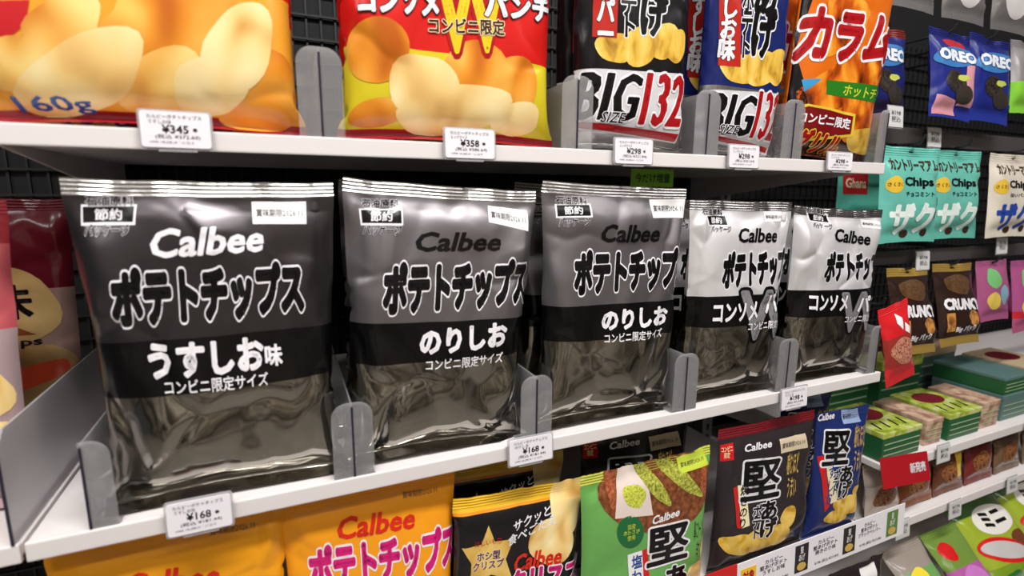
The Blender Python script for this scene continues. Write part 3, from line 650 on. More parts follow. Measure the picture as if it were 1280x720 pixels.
word(b, 'size_lettering', 'SIZE', (0.209, 0.123, 0.431, 0.157), SOFTBLACK, skew=-0.002, bold=0.01, shear=0.3, outline=WHITE, owidth=0.05, layer=8)
lay(b, 'red_block', [[(0.078, 0.77), (0.294, 0.792), (0.372, 0.377), (0.147, 0.372)]], ink((176, 36, 24)), 2)
word(b, 'flavour_lettering', 'う\nす\nし\nお\n味', (0.131, 0.387, 0.3, 0.775), WHITE, skew=0.01, bold=0.04, outline=SOFTBLACK, owidth=0.03, layer=4, line=0.85)
word(b, 'title_lettering', '堅\nあ\nげ', (0.45, 0.412, 0.755, 0.897), SOFTBLACK, skew=0.022, bold=0.05, outline=WHITE, owidth=0.04, layer=4, line=0.8)
word(b, 'title_lettering', 'ポ\nテ\nト', (0.342, 0.41, 0.47, 0.682), SOFTBLACK, skew=0.006, bold=0.03, outline=WHITE, owidth=0.05, layer=4, line=0.8)
b = BAGS['spicy_large']
lay(b, 'black_print', [[(-0.057, 0.706), (0.089, 0.729), (0.019, 0.466), (0.163, 0.255), (0.118, 0.152), (0.072, 0.051), (-0.002, 0.046)]], SOFTBLACK, 1)
lay(b, 'orange_flare', [blob(0.532, 0.39, (0.35, 0.125), (0.16, -0.075), 0.12, 0)], mottled('flare_picture', [(.3, (70, 24, 10)), (.45, (190, 80, 14)), (.6, (240, 150, 40)), (.75, (250, 190, 80))], 6, .2), 1.00)
lay(b, 'orange_flare', [blob(0.812, 0.24, (0.337, -0.019), (-0.057, -0.105), 0.12, 1)], mottled('flare_picture', [(.3, (70, 24, 10)), (.45, (190, 80, 14)), (.6, (240, 150, 40)), (.75, (250, 190, 80))], 6, .2), 1.28)
lay(b, 'orange_flare', [blob(0.371, 0.607, (0.258, 0.135), (0.185, -0.054), 0.12, 2)], mottled('flare_picture', [(.3, (70, 24, 10)), (.45, (190, 80, 14)), (.6, (240, 150, 40)), (.75, (250, 190, 80))], 6, .2), 1.56)
lay(b, 'crisp_picture', [blob(0.844, 0.152, (0.207, 0.014), (0.023, -0.064), 0.08, 0)], CRISP_GOLD, 2.00)
word(b, 'title_lettering', 'カラム', (-0.007, 0.416, 0.939, 0.635), DEEP_RED, skew=0.085, bold=0.06, outline=WHITE, owidth=0.05, shear=0.15, layer=4)
word(b, 'title_lettering', 'ー', (0.877, 0.589, 1.187, 0.653), DEEP_RED, skew=0.024, bold=0.08, outline=WHITE, owidth=0.05, layer=4)
lay(b, 'blue_triangle', [[(0.087, 0.348), (0.24, 0.364), (0.118, 0.3)]], ink((60, 150, 200)), 2)
lay(b, 'green_band', [[(0.296, 0.366), (1.084, 0.417), (1.076, 0.335), (0.307, 0.307)]], ink((40, 120, 30)), 3)
word(b, 'flavour_lettering', 'ホットチリ', (0.48, 0.318, 0.974, 0.367), LIME, skew=0.025, bold=0.02, shear=0.2, layer=5)
lay(b, 'emblem_panel', [[(0.047, 0.231), (0.163, 0.255), (0.651, 0.255), (0.667, 0.158), (0.213, 0.1), (0.084, 0.111)]], ink((226, 196, 60)), 4)
lay(b, 'emblem_panel', [[(0.072, 0.224), (0.174, 0.246), (0.628, 0.243), (0.637, 0.167), (0.209, 0.113), (0.104, 0.122)]], ink((120, 16, 20)), 5)
word(b, 'size_lettering', 'コンビニ限定', (0.107, 0.176, 0.61, 0.222), WHITE, skew=0.008, bold=0.03, layer=7)
word(b, 'title_lettering', 'グリル', (0.118, 0.048, 0.581, 0.158), DEEP_RED, skew=-0.003, bold=0.05, outline=ink((226, 196, 60)), owidth=0.05, shear=0.2, layer=8)
b = BAGS['amber']
word(b, 'brand_lettering', 'Calbee', (0.29, 0.744, 0.685, 0.858), LOGO_RED, skew=-0.034, bold=0.03, shear=0.2)
word(b, 'date_stamp', '賞味期限2026.10', (0.657, 0.922, 0.86, 0.95), STAMP, skew=-0.009, bold=0, res=1)
b = BAGS['magenta']
word(b, 'brand_lettering', 'Calbee', (0.296, 0.793, 0.733, 0.891), LOGO_RED, skew=-0.026, bold=0.03, shear=0.2)
word(b, 'product_lettering', 'ポテトチップス', (0.135, 0.58, 1.008, 0.797), MAGENTA, skew=-0.057, bold=0.06, outline=WHITE, owidth=0.05, spacing=0.93)
word(b, 'date_stamp', '賞味期限2026.11', (0.672, 0.908, 0.879, 0.937), STAMP, skew=-0.01, bold=0, res=1)
b = BAGS['star']
lay(b, 'crisp_picture', [blob(0.869, 0.867, (0.143, -0.046), (-0.045, -0.186), 0.05, 0)], CRISP_PALE, 1.00)
lay(b, 'crisp_picture', [blob(0.738, 0.66, (0.149, 0.074), (0.119, -0.118), 0.05, 1)], CRISP_PALE, 1.28)
lay(b, 'star_panel', [[(0.242, 0.835), (0.292, 0.737), (0.433, 0.731), (0.38, 0.619), (0.442, 0.483), (0.278, 0.544), (0.134, 0.515), (0.13, 0.637), (0.06, 0.732), (0.195, 0.735)]], mottled('star_crisp', [(.3, (206, 156, 60)), (.6, (236, 200, 110))], 5, .3), 1)
word(b, 'small_lettering', 'ほしいも形', (0.149, 0.725, 0.344, 0.761), DEEP_RED, skew=-0.006, bold=0.0, layer=3, res=1)
word(b, 'shape_lettering', 'ホシ型\nクリスプ', (0.141, 0.586, 0.367, 0.692), ink((96, 30, 90)), skew=-0.007, bold=0.03, layer=3, outline=CREAM, owidth=0.05)
word(b, 'slogan_lettering', 'サクッと\n食べごたえ', (0.385, 0.688, 0.761, 0.817), WHITE, skew=0.074, bold=0.02, layer=3)
word(b, 'brand_lettering', 'Calbee', (0.449, 0.519, 0.818, 0.627), LOGO_RED, skew=-0.009, bold=0.03, shear=0.2, layer=3)
word(b, 'product_lettering', 'クリスプ', (0.419, 0.376, 0.996, 0.538), MAGENTA, skew=-0.012, bold=0.06, outline=WHITE, owidth=0.05, layer=6)
b = BAGS['wasabi']
lay(b, 'dish_picture', [blob(0.576, 0.816, (0.402, 0.032), (0.129, -0.267), 0.06, 0)], mottled('dish_picture', [(.3, (86, 44, 22)), (.5, (122, 66, 36)), (.7, (150, 92, 54))], 30, .3), 1.00)
lay(b, 'fringe_picture', [[(0.154, 0.995), (0.245, 1.03), (0.225, 0.761), (0.191, 0.795)]], mottled('fringe', [(.3, (110, 40, 20)), (.7, (190, 110, 70))], 60, .3), 2)
lay(b, 'fringe_picture', [[(0.904, 0.907), (0.941, 0.939), (0.956, 0.66), (0.891, 0.764)]], mottled('fringe', [(.3, (110, 40, 20)), (.7, (190, 110, 70))], 60, .3), 2)
lay(b, 'paper_picture', [[(0.256, 1.002), (0.436, 1.015), (0.508, 0.679), (0.219, 0.725)]], ink((226, 210, 200)), 2)
lay(b, 'wasabi_picture', [blob(0.366, 0.822, (0.077, -0.016), (0.002, -0.074), 0.1, 0)], mottled('grated_wasabi', [(.35, (150, 160, 30)), (.6, (214, 220, 90))], 80, .4), 3.00)
lay(b, 'wasabi_picture', [blob(0.5, 0.878, (0.125, -0.158), (-0.049, -0.016), 0.08, 0)], mottled('wasabi_root', [(.3, (96, 100, 24)), (.5, (160, 164, 60)), (.7, (206, 206, 100))], 60, .4), 3.00)
lay(b, 'wasabi_picture', [blob(0.71, 0.875, (0.182, -0.173), (-0.046, -0.023), 0.08, 1)], mottled('wasabi_root', [(.3, (96, 100, 24)), (.5, (160, 164, 60)), (.7, (206, 206, 100))], 60, .4), 3.28)
lay(b, 'date_sticker', [[(0.703, 0.983), (0.935, 0.996), (0.974, 0.885), (0.735, 0.88)]], ink((196, 214, 70)), 4)
word(b, 'date_stamp', '賞味期限2026.11', (0.735, 0.912, 0.932, 0.946), STAMP, skew=0.004, bold=0, res=1, layer=6)
word(b, 'brand_lettering', 'Calbee', (0.501, 0.621, 0.716, 0.672), WHITE, skew=0.01, bold=0.03, shear=0.2, layer=4)
lay(b, 'green_badge', [blob(0.336, 0.618, (0.102, -0.025), (0.002, -0.097), 0.0, 0)], GREENINK, 2.00)
word(b, 'badge_lettering', '国産\n本わさび\n使用', (0.28, 0.573, 0.404, 0.671), LIME, skew=-0.011, bold=0, res=1, layer=4)
word(b, 'title_lettering', '堅', (0.467, 0.359, 0.801, 0.602), SOFTBLACK, skew=-0.019, bold=0.026, outline=WHITE, owidth=0.045, layer=4)
word(b, 'title_lettering', 'あ\nげ', (0.617, -0.022, 0.826, 0.324), SOFTBLACK, skew=-0.02, bold=0.04, outline=WHITE, owidth=0.045, layer=4)
lay(b, 'flavour_panel', [[(0.321, 0.481), (0.43, 0.482), (0.468, 0.092), (0.352, 0.109)]], WHITE, 2)
lay(b, 'flavour_panel_edge', [[(0.43, 0.482), (0.473, 0.485), (0.514, 0.088), (0.468, 0.092)]], RED, 2)
word(b, 'flavour_lettering', '塩\nわ\nさ\nび', (0.352, 0.114, 0.433, 0.467), BLUE, skew=-0.003, bold=0.02, layer=4)
word(b, 'side_lettering', '鼻にツーンと\n辛さ', (0.844, 0.302, 0.936, 0.567), BLACK, skew=-0.002, bold=0.0, layer=3, res=1)
lay(b, 'crisp_picture', [blob(1.035, 0.311, (0.108, -0.042), (-0.022, -0.161), 0.06, 0)], CRISP_PALE, 2.00)
lay(b, 'crisp_picture', [blob(1.014, 0.148, (0.207, -0.06), (0.012, -0.12), 0.06, 1)], CRISP_PALE, 2.28)
b = BAGS['dark']
lay(b, 'crisp_picture', [blob(0.24, 0.237, (0.163, -0.019), (0.027, -0.085), 0.1, 0)], CRISP_GOLD, 1.00)
lay(b, 'crisp_picture', [blob(0.448, 0.222, (0.191, -0.022), (0.028, -0.081), 0.1, 1)], CRISP_GOLD, 1.28)
lay(b, 'crisp_picture', [blob(0.622, 0.217, (0.158, -0.008), (0.038, -0.077), 0.1, 2)], CRISP_GOLD, 1.56)
lay(b, 'crisp_picture', [blob(0.723, 0.328, (0.073, -0.031), (-0.031, -0.064), 0.1, 3)], CRISP_GOLD, 1.84)
word(b, 'brand_lettering', 'Calbee', (0.231, 0.835, 0.494, 0.88), WHITE, skew=-0.002, bold=0.03, shear=0.2)
lay(b, 'date_sticker', [[(0.578, 0.867), (0.859, 0.866), (0.894, 0.767), (0.599, 0.773)]], STICK_TAN, 1)
word(b, 'date_stamp', '賞味期限2026.10', (0.608, 0.8, 0.856, 0.836), STAMP, skew=-0.003, bold=0.012, res=1)
word(b, 'title_lettering', '堅', (0.211, 0.521, 0.612, 0.779), SOFTBLACK, skew=-0.032, bold=0.026, outline=WHITE, owidth=0.045, layer=4)
word(b, 'title_lettering', 'あ\nげ', (0.425, 0.238, 0.61, 0.489), SOFTBLACK, skew=-0.017, bold=0.04, outline=WHITE, owidth=0.05, layer=4, line=0.85)
word(b, 'title_lettering', 'ポ\nテ\nト', (0.342, 0.253, 0.433, 0.482), SOFTBLACK, skew=-0.009, bold=0.03, outline=WHITE, owidth=0.05, layer=4, line=0.8)
lay(b, 'flavour_panel', [[(0.178, 0.633), (0.254, 0.629), (0.319, 0.352), (0.239, 0.348)]], CREAM, 2)
lay(b, 'flavour_panel_edge', [[(0.125, 0.632), (0.17, 0.634), (0.239, 0.348), (0.199, 0.357)]], RED, 2)
word(b, 'flavour_lettering', '焼\nき\nの\nり', (0.208, 0.35, 0.287, 0.631), BLACK, skew=0.0, bold=0.02, layer=4)
word(b, 'side_lettering', '噛むほど\nうまい', (0.677, 0.459, 0.805, 0.762), GOLD, skew=-0.005, bold=0.01, layer=3, res=1)
lay(b, 'corner_badge', [rect(.02, .80, .135, .905)], RED, 1); word(b, 'corner_badge_lettering', 'コンビニ\n限定', (.03, .815, .125, .89), CREAM, 2, .02)
b = BAGS['navy']
lay(b, 'crisp_picture', [blob(0.722, 0.267, (0.245, 0.004), (0.093, -0.085), 0.1, 0)], CRISP_GOLD, 1.00)
lay(b, 'crisp_picture', [blob(0.951, 0.316, (0.175, -0.021), (0.027, -0.081), 0.1, 1)], CRISP_GOLD, 1.28)
lay(b, 'crisp_picture', [blob(0.502, 0.199, (0.225, -0.014), (0.038, -0.056), 0.1, 2)], CRISP_GOLD, 1.56)
word(b, 'brand_lettering', 'Calbee', (0.018, 0.946, 0.324, 0.996), WHITE, skew=-0.003, bold=0.03, shear=0.2)
lay(b, 'date_sticker', [[(0.441, 0.995), (0.758, 0.988), (0.825, 0.881), (0.486, 0.892)]], ink((150, 170, 206)), 1)
word(b, 'date_stamp', '賞味期限2026.10', (0.486, 0.922, 0.769, 0.961), STAMP, skew=-0.008, bold=0.012, res=1)
word(b, 'title_lettering', '堅', (0.109, 0.622, 0.6, 0.872), SOFTBLACK, skew=-0.03, bold=0.026, outline=WHITE, owidth=0.045, layer=4)
word(b, 'title_lettering', 'あ\nげ', (0.467, 0.341, 0.731, 0.59), SOFTBLACK, skew=-0.018, bold=0.04, outline=WHITE, owidth=0.05, layer=4, line=0.85)
word(b, 'title_lettering', 'ポ\nテ\nト', (0.34, 0.384, 0.463, 0.577), SOFTBLACK, skew=-0.002, bold=0.03, outline=WHITE, owidth=0.05, layer=4, line=0.8)
lay(b, 'flavour_panel', [[(0.141, 0.703), (0.258, 0.703), (0.483, 0.323), (0.361, 0.313)]], CREAM, 2)
lay(b, 'flavour_panel_edge', [[(0.042, 0.696), (0.128, 0.699), (0.349, 0.302), (0.251, 0.265)]], RED, 2)
word(b, 'flavour_lettering', 'う\nす\nし\nお', (0.251, 0.316, 0.371, 0.7), BLUE, skew=0.005, bold=0.02, layer=4)
word(b, 'side_lettering', '噛むほど\nうまい', (0.683, 0.524, 0.899, 0.872), GOLD, skew=-0.009, bold=0.01, layer=3, res=1)

# ------------------------------------------------------------------ more stock behind the front rows, plus one dark gap filler
def copy_thing(o, loc, label):
    c = o.copy(); COL.objects.link(c); c.location = loc; c['label'] = label
    for ch in list(o.children):
        d = ch.copy(); COL.objects.link(d); d.parent = c
        for g in list(ch.children):
            e = g.copy(); COL.objects.link(e); e.parent = d
    return c
def behind(key, dx, dy, label, n=1):
    o = BAGS[key].root
    return copy_thing(o, (o.location.x+dx, o.location.y+dy, o.location.z), label)
behind('salt', .002, .072, 'dark silver crisp bag standing behind the leftmost silver bag')
behind('laver', .003, .070, 'silver のりしお bag behind the one beside the dark うすしお bag')
behind('seaweed', .0, .070, 'silver のりしお bag behind the one beside the pale コンソメ bags')
behind('consomme', -.003, .070, 'pale コンソメ bag standing behind the one next to the のりしお bag')
behind('punch', .002, .068, 'pale コンソメ bag standing behind the one at the shelf end')
behind('salt_large', .004, .078, 'orange and red crisp bag standing behind the leftmost large bag')
behind('punch_large', .006, .078, 'yellow and red crisp bag standing behind the コンソメ bag')
behind('black_large', .014, .064, 'black jumbo crisp bag standing behind the BIG SIZE black bag')
behind('navy_large', .012, .064, 'navy jumbo crisp bag standing behind the BIG SIZE navy bag')
behind('spicy_large', .016, .066, 'red and orange crisp bag standing behind the one at the upper shelf end')
copy_thing(BAGS['dark'].root, (.575, .085, LZ), 'dark brown crisp bag added to darken the gap behind the green wasabi bag')  # dark bag repeated here to stand in for the shade of the gap
copy_thing(BAGS['star'].root, (.372, .085, LZ), 'black and gold crisp bag standing behind the front star bag')
behind('navy', .004, .062, 'navy crisp bag standing behind the front navy bag')

# ------------------------------------------------------------------ printed price strip on the lower shelf
ps = empty('price_strip', (.655, -.0345, -.258), (-.06, 0, 0))
bm = bmesh.new(); add_box(bm, 0, .347, 0, .0012, 0, .051); bm_obj('strip_card', bm, PAPER, ps)
bm = bmesh.new(); add_box(bm, -.062, -.0005, 0, .0012, 0, .052); bm_obj('red_end_card', bm, RED, ps)
bm = bmesh.new(); add_box(bm, .006, .033, -.0005, 0, .004, .042, .0002); bd = bm_obj('offer_badge', bm, ink((236, 190, 60)), ps)
flat_text('badge_lettering', '対象\n商品', .009, .008, .030, .038, RED, bd, .03, -.0008)
for x, l in ((.040, 'カルビー\n堅あげポテト\nうすしお味'), (.142, 'カルビー\n堅あげポテト\n焼きのり味'), (.238, 'カルビー\n堅あげポテト\nブラックペッパー')):
    flat_text('product_name', l, x, .022, x+.05, .043, BLACK, ps, .01, -.0004)
    flat_text('product_price', '¥198 (税込 ¥213.84)', x+.004, .006, x+.054, .012, BLACK, ps, 0, -.0004)
for x, c in ((.106, (30, 26, 28)), (.205, (36, 32, 30)), (.304, (92, 130, 60))):
    bm = bmesh.new(); add_box(bm, x, x+.026, -.0004, 0, .006, .046); ic = bm_obj('bag_picture', bm, ink(c), ps)
    bm = bmesh.new(); prism(bm, [(x+.013+.009*math.cos(t*PI/5), .014+.006*math.sin(t*PI/5)) for t in range(10)], .0002, 'y', -.0007); bm_obj('crisp_drawing', bm, ink((206, 170, 80)), ic)
    flat_text('bag_title', '堅\nあげ', x+.007, .022, x+.019, .043, WHITE, ic, .02, -.0007)
tag(ps, 'long white printed price strip with small bag pictures along the lower shelf edge', 'price strip')

shelf('lowest white shelf under the price strip, carrying the dark brown bag', .55, .955, -.06, -.520, .012)
film_bag('bottom', 'dark brown snack bag with red lettering, standing below the price strip', [(0, (46, 26, 22), 0, .25), (.80, (40, 30, 34), 0, .25)], .890, -.026, -.5192, .17, .240, .045, 41, 0, 0, .0, None, up=False, steps=160)
b = BAGS['bottom']
lay(b, 'date_sticker', [rect(.66, .86, .88, .96)], STICK, 1)
word(b, 'title_lettering', 'オール', (.20, .74, .80, .90), RED, 4, .06, 'WHITE' and WHITE, .05)
lay(b, 'food_picture', [blob(.25, .84, (.17, 0), (0, .08), .06, 1)], CRISP_DEEP, 1)
lc = empty('shelf_card', (.592, .10, .268)); bm = bmesh.new(); add_box(bm, -.034, .034, 0, .001, 0, .022); bm_obj('card', bm, ink((140, 214, 40)), lc)
flat_text('card_lettering', '今だけ増量', -.028, .005, .028, .017, plain('dark_green_ink', (30, 60, 20), .5), lc, .01, -.0006)
bm = bmesh.new(); add_box(bm, -.03, -.026, .001, .002, .018, .024); add_box(bm, .026, .03, .001, .002, .018, .024); bm_obj('clip', bm, ACRYLIC, lc)
tag(lc, 'bright lime green card hanging under the upper shelf behind the silver bags', 'card')

# ------------------------------------------------------------------ the left bay
shelf('white shelf of the left bay, its rounded end at the picture edge', -.50, -.0445, .004, -.002)
lp = empty('shelf_divider', (-.0475, .004, -.0014))
bm = bmesh.new(); prism(bm, [(0, 0), (.34, 0), (.34, .088), (.012, .088), (0, .076)], .0016, 'x', -.0008); bm_obj('partition', bm, clear('hazy_acrylic', (.95, .90, .92), .05, .34), lp)
bm = bmesh.new(); add_box(bm, -.0010, .0010, -.0006, .0004, .001, .078); bm_obj('cut_edge', bm, ACRYLIC_EDGE, lp)
tag(lp, 'hazy acrylic partition at the end of the left bay shelf', 'divider')
PINKZ = [(0, (172, 148, 150), 0, .15), (.60, (188, 88, 94), 0, .15), (.86, (150, 40, 52), 0, .15)]
film_bag('pink', 'pale pink vegetable chip bag at the far left edge of the picture', PINKZ, -.138, .075, -.0012, .176, .262, .05, 51, .06, 0, 0, 'pink chip bags in the left bay', up=False, steps=200)
b = BAGS['pink']
lay(b, 'chip_picture', [blob(.80, .42, (.16, 0), (0, .10), .08, 1), blob(.62, .30, (.2, 0), (0, .10), .08, 2), blob(.86, .24, (.12, 0), (0, .07), .08, 3)], CRISP_PALE, 1)
lay(b, 'leaf_picture', [blob(.72, .36, (.06, .02), (-.02, .07), .1, 5)], ink((150, 160, 70)), 2)
film_bag('plum', 'dark red chip bag printed 味 and chips, deeper in the left bay', [(0, (150, 120, 112), 0, .15), (.66, (84, 18, 28), 0, .15)], -.132, .190, -.0012, .180, .262, .055, 52, .04, 0, 0, 'pink chip bags in the left bay', up=False, steps=200)
b = BAGS['plum']
lay(b, 'chip_picture', [blob(.66, .60, (.26, 0), (0, .15), .05, 1), blob(.70, .34, (.27, 0), (0, .12), .06, 4)], mottled('potato_picture', [(.3, (150, 110, 58)), (.6, (196, 164, 108))], 4, .3), 1)
lay(b, 'carrot_picture', [blob(.74, .33, (.2, .05), (-.02, .035), .1, 2)], ink((226, 84, 50)), 2)
word(b, 'flavour_lettering', '味', (.58, .55, .80, .68), BLACK, 3, .03)
word(b, 'chips_lettering', 'chips', (.60, .44, .82, .48), BLACK, 3, .02)
lay(b, 'brown_picture', [[(.58, .49), (.80, .49), (.70, .53)]], ink((120, 66, 30)), 2)

# ------------------------------------------------------------------ the right bay: hanging pouches, boxes, packs
def rail(label, z, h, x0=1.0, x1=2.3, y=.075):
    r = empty('hook_rail', ((x0+x1)/2, y, z)); w = (x1-x0)/2
    bm = bmesh.new(); add_box(bm, -w, w, 0, .006, -h/2, h/2, .001); bm_obj('bar', bm, plain('rail_grey', (70, 66, 64), .45), r)
    for x in np.arange(-w+.1, w, .3): bm_obj('rail_arm', add_box(bmesh.new(), x-.004, x+.004, .006, .33, -.004, .004), DARK_METAL, r)
    tag(r, label, 'rail'); return r
rail('dark grey hook rail above the mint green pouches', .352, .026)
rail('dark grey hook rail above the black and gold chocolate pouches', .158, .022)
def pouch(key, label, zones, x, y, z, W, H, D, seed, lean=.15, yaw=0, roll=0, group=None, name='hanging_pouch', cat='pouch', hole=True, **kw):
    bg = film_bag(key, label, zones, x, y, z, W, H, D, seed, lean, yaw, roll, group, name, cat, nu=24, nv=32, up=False, steps=kw.pop('steps', 140), fold=0, crush=kw.pop('crush', 1.0), bmp=(60, .35, .0012), **kw)
    if hole: lay(bg, 'hang_hole', [ell(.5, .955, .05, .014, 12)], BLACK, 1)
    return bg
PEG = [0]
def peg(label, x, z, y0, y1=.40):
    r = empty('peg_hook', (x, y1, z)); bm = bmesh.new()
    tube(bm, [(0, 0, 0), (0, y0-y1+.012, 0), (0, y0-y1+.004, .003), (0, y0-y1, .012)], .0019, 8); bm_obj('rod', bm, DARK_METAL, r)
    bm = bmesh.new(); add_box(bm, -.010, .010, -.003, 0, -.012, .012, .001); bm_obj('back_plate', bm, DARK_METAL, r)
    tag(r, label, 'hook', 'peg hooks in the right bay'); return r
MINT = [(0, (98, 178, 162), 0, .2), (.40, (102, 184, 168), 0, .2)]
def country(k, deep):
    b = BAGS[k]; w = ink((228, 240, 234))
    word(b, 'title_lettering', 'カントリーマアム', (.10, .74, .90, .87), ink((70, 40, 26)), 2, .04, skew=.0)
    word(b, 'chips_lettering', 'Chips', (.30, .56, .80, .68), BLACK, 2, .04)
    word(b, 'flavour_lettering', 'チョコミント' if deep else '白いバニラ', (.32, .48, .80, .53), BLACK, 2, .02, res=1)
    lay(b, 'round_badge', [ell(.16, .60, .11, .085, 20)], ink((226, 186, 60)), 1)
    word(b, 'badge_lettering', 'さくさく', (.07, .58, .25, .62), BLACK, 3, .01, res=1)
    word(b, 'big_lettering', 'ザク', (.12, .08, .84, .42), w if deep else ink((40, 70, 160)), 2, .05)
    for e in (ell(.42, .09, .07, .045, 14), ell(.76, .10, .06, .045, 14), ell(.90, .30, .05, .05, 12), ell(.93, .43, .05, .05, 12)): lay(b, 'cookie_picture', [e], ink((60, 34, 24)), 4)
pouch('mint', 'mint green cookie pouch nearest the silver bags, hanging in the right bay', MINT, 1.046, .045, .186, .150, .150, .024, 61, .08, 0, 0, 'cookie pouches on hooks')
pouch('mint_back', 'mint green cookie pouch hanging left of the cream one', MINT, 1.200, .062, .186, .150, .152, .024, 61, .08, 0, .0, 'cookie pouches on hooks')
pouch('cream', 'cream cookie pouch with blue lettering at the right picture edge', [(0, (214, 206, 190), 0, .2)], 1.352, .050, .186, .150, .150, .024, 61, .08, 0, 0, 'cookie pouches on hooks')
country('mint', True); country('mint_back', True); country('cream', False)
pouch('teal', 'dark green pouch with a red label, tucked behind the mint pouch', [(0, (84, 168, 148), 0, .2)], 1.072, .125, .200, .165, .140, .020, 62, .05)
b = BAGS['teal']; lay(b, 'red_plate', [rect(.06, .44, .40, .70)], ink((170, 30, 36)), 1); word(b, 'plate_lettering', 'Ghana', (.09, .51, .37, .63), ink((230, 206, 170)), 3, .03)
for x, z, y, l in ((1.046, .338, .038, 'black peg hook holding the front mint pouch'), (1.200, .340, .052, 'black peg hook holding the mint pouch beside the cream one'), (1.352, .338, .042, 'black peg hook holding the cream pouch')): peg(l, x, z, y)
CRZ = [(0, (206, 170, 84), .6, .3), (.10, (44, 28, 24), 0, .15), (.90, (206, 170, 84), .6, .3)]
def crunchy(k):
    b = BAGS[k]
    lay(b, 'chocolate_picture', [blob(.5, .74, (.36, 0), (0, .11), .12, 3)], mottled('chocolate_picture', [(.35, (30, 16, 10)), (.5, (110, 76, 44)), (.65, (40, 24, 14))], 40, .35), 1)
    word(b, 'title_lettering', 'CRUNKY', (.10, .44, .94, .58), WHITE, 3, .06, BLACK, .04, skew=-.03)
    BARP = mottled('bar_picture', [(.35, (120, 70, 30)), (.6, (200, 140, 70))], 12, .35)
    lay(b, 'bar_picture', [rect(.12, .18, .30, .40)], BARP, 1); lay(b, 'bar_picture', [blob(.74, .32, (.13, 0), (0, .09), .1, 2)], BARP, 1)
    word(b, 'size_lettering', 'Big パック', (.32, .15, .80, .24), WHITE, 3, .03)
pouch('crunch', 'black and gold chocolate pouch nearest the silver bags', CRZ, 1.086, .028, .003, .112, .146, .026, 63, .24, 0, .02, 'chocolate pouches on hooks')
pouch('crunch_right', 'black and gold chocolate pouch hanging beside the pink sweets', CRZ, 1.224, .034, .003, .122, .146, .026, 63, .24, 0, .02, 'chocolate pouches on hooks')
crunchy('crunch'); crunchy('crunch_right')
peg('black peg hook holding the chocolate pouch nearest the silver bags', 1.086, .140, .050); peg('black peg hook holding the chocolate pouch beside the pink sweets', 1.224, .140, .056)
pouch('crimson', 'bright red snack pouch hanging behind the last silver bag', [(0, (190, 42, 46), 0, .15), (.22, (150, 50, 44), 0, .15), (.60, (206, 34, 40), 0, .15)], 0.994, -.004, -.018, .070, .124, .022, 64, .10, 0, -.20, hole=False)
b = BAGS['crimson']; lay(b, 'nut_picture', [blob(.55, .40, (.36, 0), (0, .17), .1, 2)], mottled('nut_picture', [(.35, (110, 30, 26)), (.6, (210, 150, 120))], 30, .3), 1)
lay(b, 'white_streak', [[(.50, .88), (.66, .80), (.60, .66), (.46, .76)]], WHITE, 2); lay(b, 'white_streak', [[(.70, .74), (.84, .66), (.80, .58), (.66, .64)]], WHITE, 2)
peg('black peg hook behind the red snack pouch', .972, .096, .02)
pouch('sweets', 'pink sweets pouch with pastel fruit, right of the chocolate pouches', [(0, (160, 84, 124), 0, .15)], 1.354, .050, .030, .108, .116, .024, 65, .15, 0, 0, 'pink sweets pouches on hooks')
pouch('sweets_edge', 'pink sweets pouch at the right picture edge', [(0, (170, 84, 120), 0, .15), (.2, (190, 40, 50), 0, .15), (.3, (162, 80, 128), 0, .15)], 1.472, .045, .000, .110, .142, .024, 65, .15, 0, 0, 'pink sweets pouches on hooks')
for k in ('sweets', 'sweets_edge'):
    b = BAGS[k]; lay(b, 'fruit_picture', [blob(.42, .70, (.22, 0), (0, .16), .05, 1)], ink((120, 190, 120)), 1)
    lay(b, 'fruit_picture', [blob(.38, .34, (.2, 0), (0, .14), .06, 2)], ink((226, 196, 90)), 1); lay(b, 'fruit_picture', [blob(.70, .42, (.13, 0), (0, .15), .06, 3)], ink((130, 170, 190)), 1)
peg('black peg hook holding the sweets pouch beside the chocolate', 1.354, .138, .056); peg('black peg hook holding the sweets pouch at the picture edge', 1.472, .134, .052)
OZ = [(0, (36, 50, 140), 0, .25), (.14, (30, 40, 120), 0, .25), (.86, (26, 34, 104), 0, .25)]
def biscuit(k, pinkish=False):
    b = BAGS[k]
    if pinkish:
        lay(b, 'pink_panel', [[(.55, .15), (.98, .15), (.98, .62), (.70, .60)], [(.05, .03), (.6, .03), (.5, .2), (.08, .24)]], ink((214, 150, 160)), 1); lay(b, 'red_swirl', [blob(.55, .84, (.3, 0), (0, .06), .1, 3)], ink((180, 40, 50)), 1)
    lay(b, 'biscuit_picture', [blob(.44, .40, (.22, 0), (0, .12), .03, 1)], mottled('dark_biscuit', [(.4, (22, 18, 18)), (.6, (64, 54, 46))], 30, .3), 2)
    lay(b, 'biscuit_picture', [blob(.64, .27, (.2, 0), (0, .10), .03, 2)], ink((56, 50, 44)), 3); lay(b, 'cream_picture', [blob(.60, .45, (.12, 0), (0, .035), .1, 4)], ink((190, 200, 90)), 4)
    lay(b, 'brand_oval', [ell(.50, .68, .46, .12, 26, .1)], ink((60, 120, 180)), 4); word(b, 'brand_lettering', 'OREO', (.12, .62, .92, .76), ink((226, 234, 244)), 6, .06, ink((24, 40, 110)), .05, shear=.1)
pouch('biscuit_left', 'dark blue biscuit pouch half hidden by the red crisp bag', [(0, (40, 34, 60), 0, .15), (.2, (30, 36, 96), 0, .25), (.76, (30, 40, 110), 0, .15), (.9, (110, 36, 30), 0, .15)], 1.005, .078, .372, .104, .142, .026, 66, .12, 0, 0, 'blue biscuit pouches on hooks')
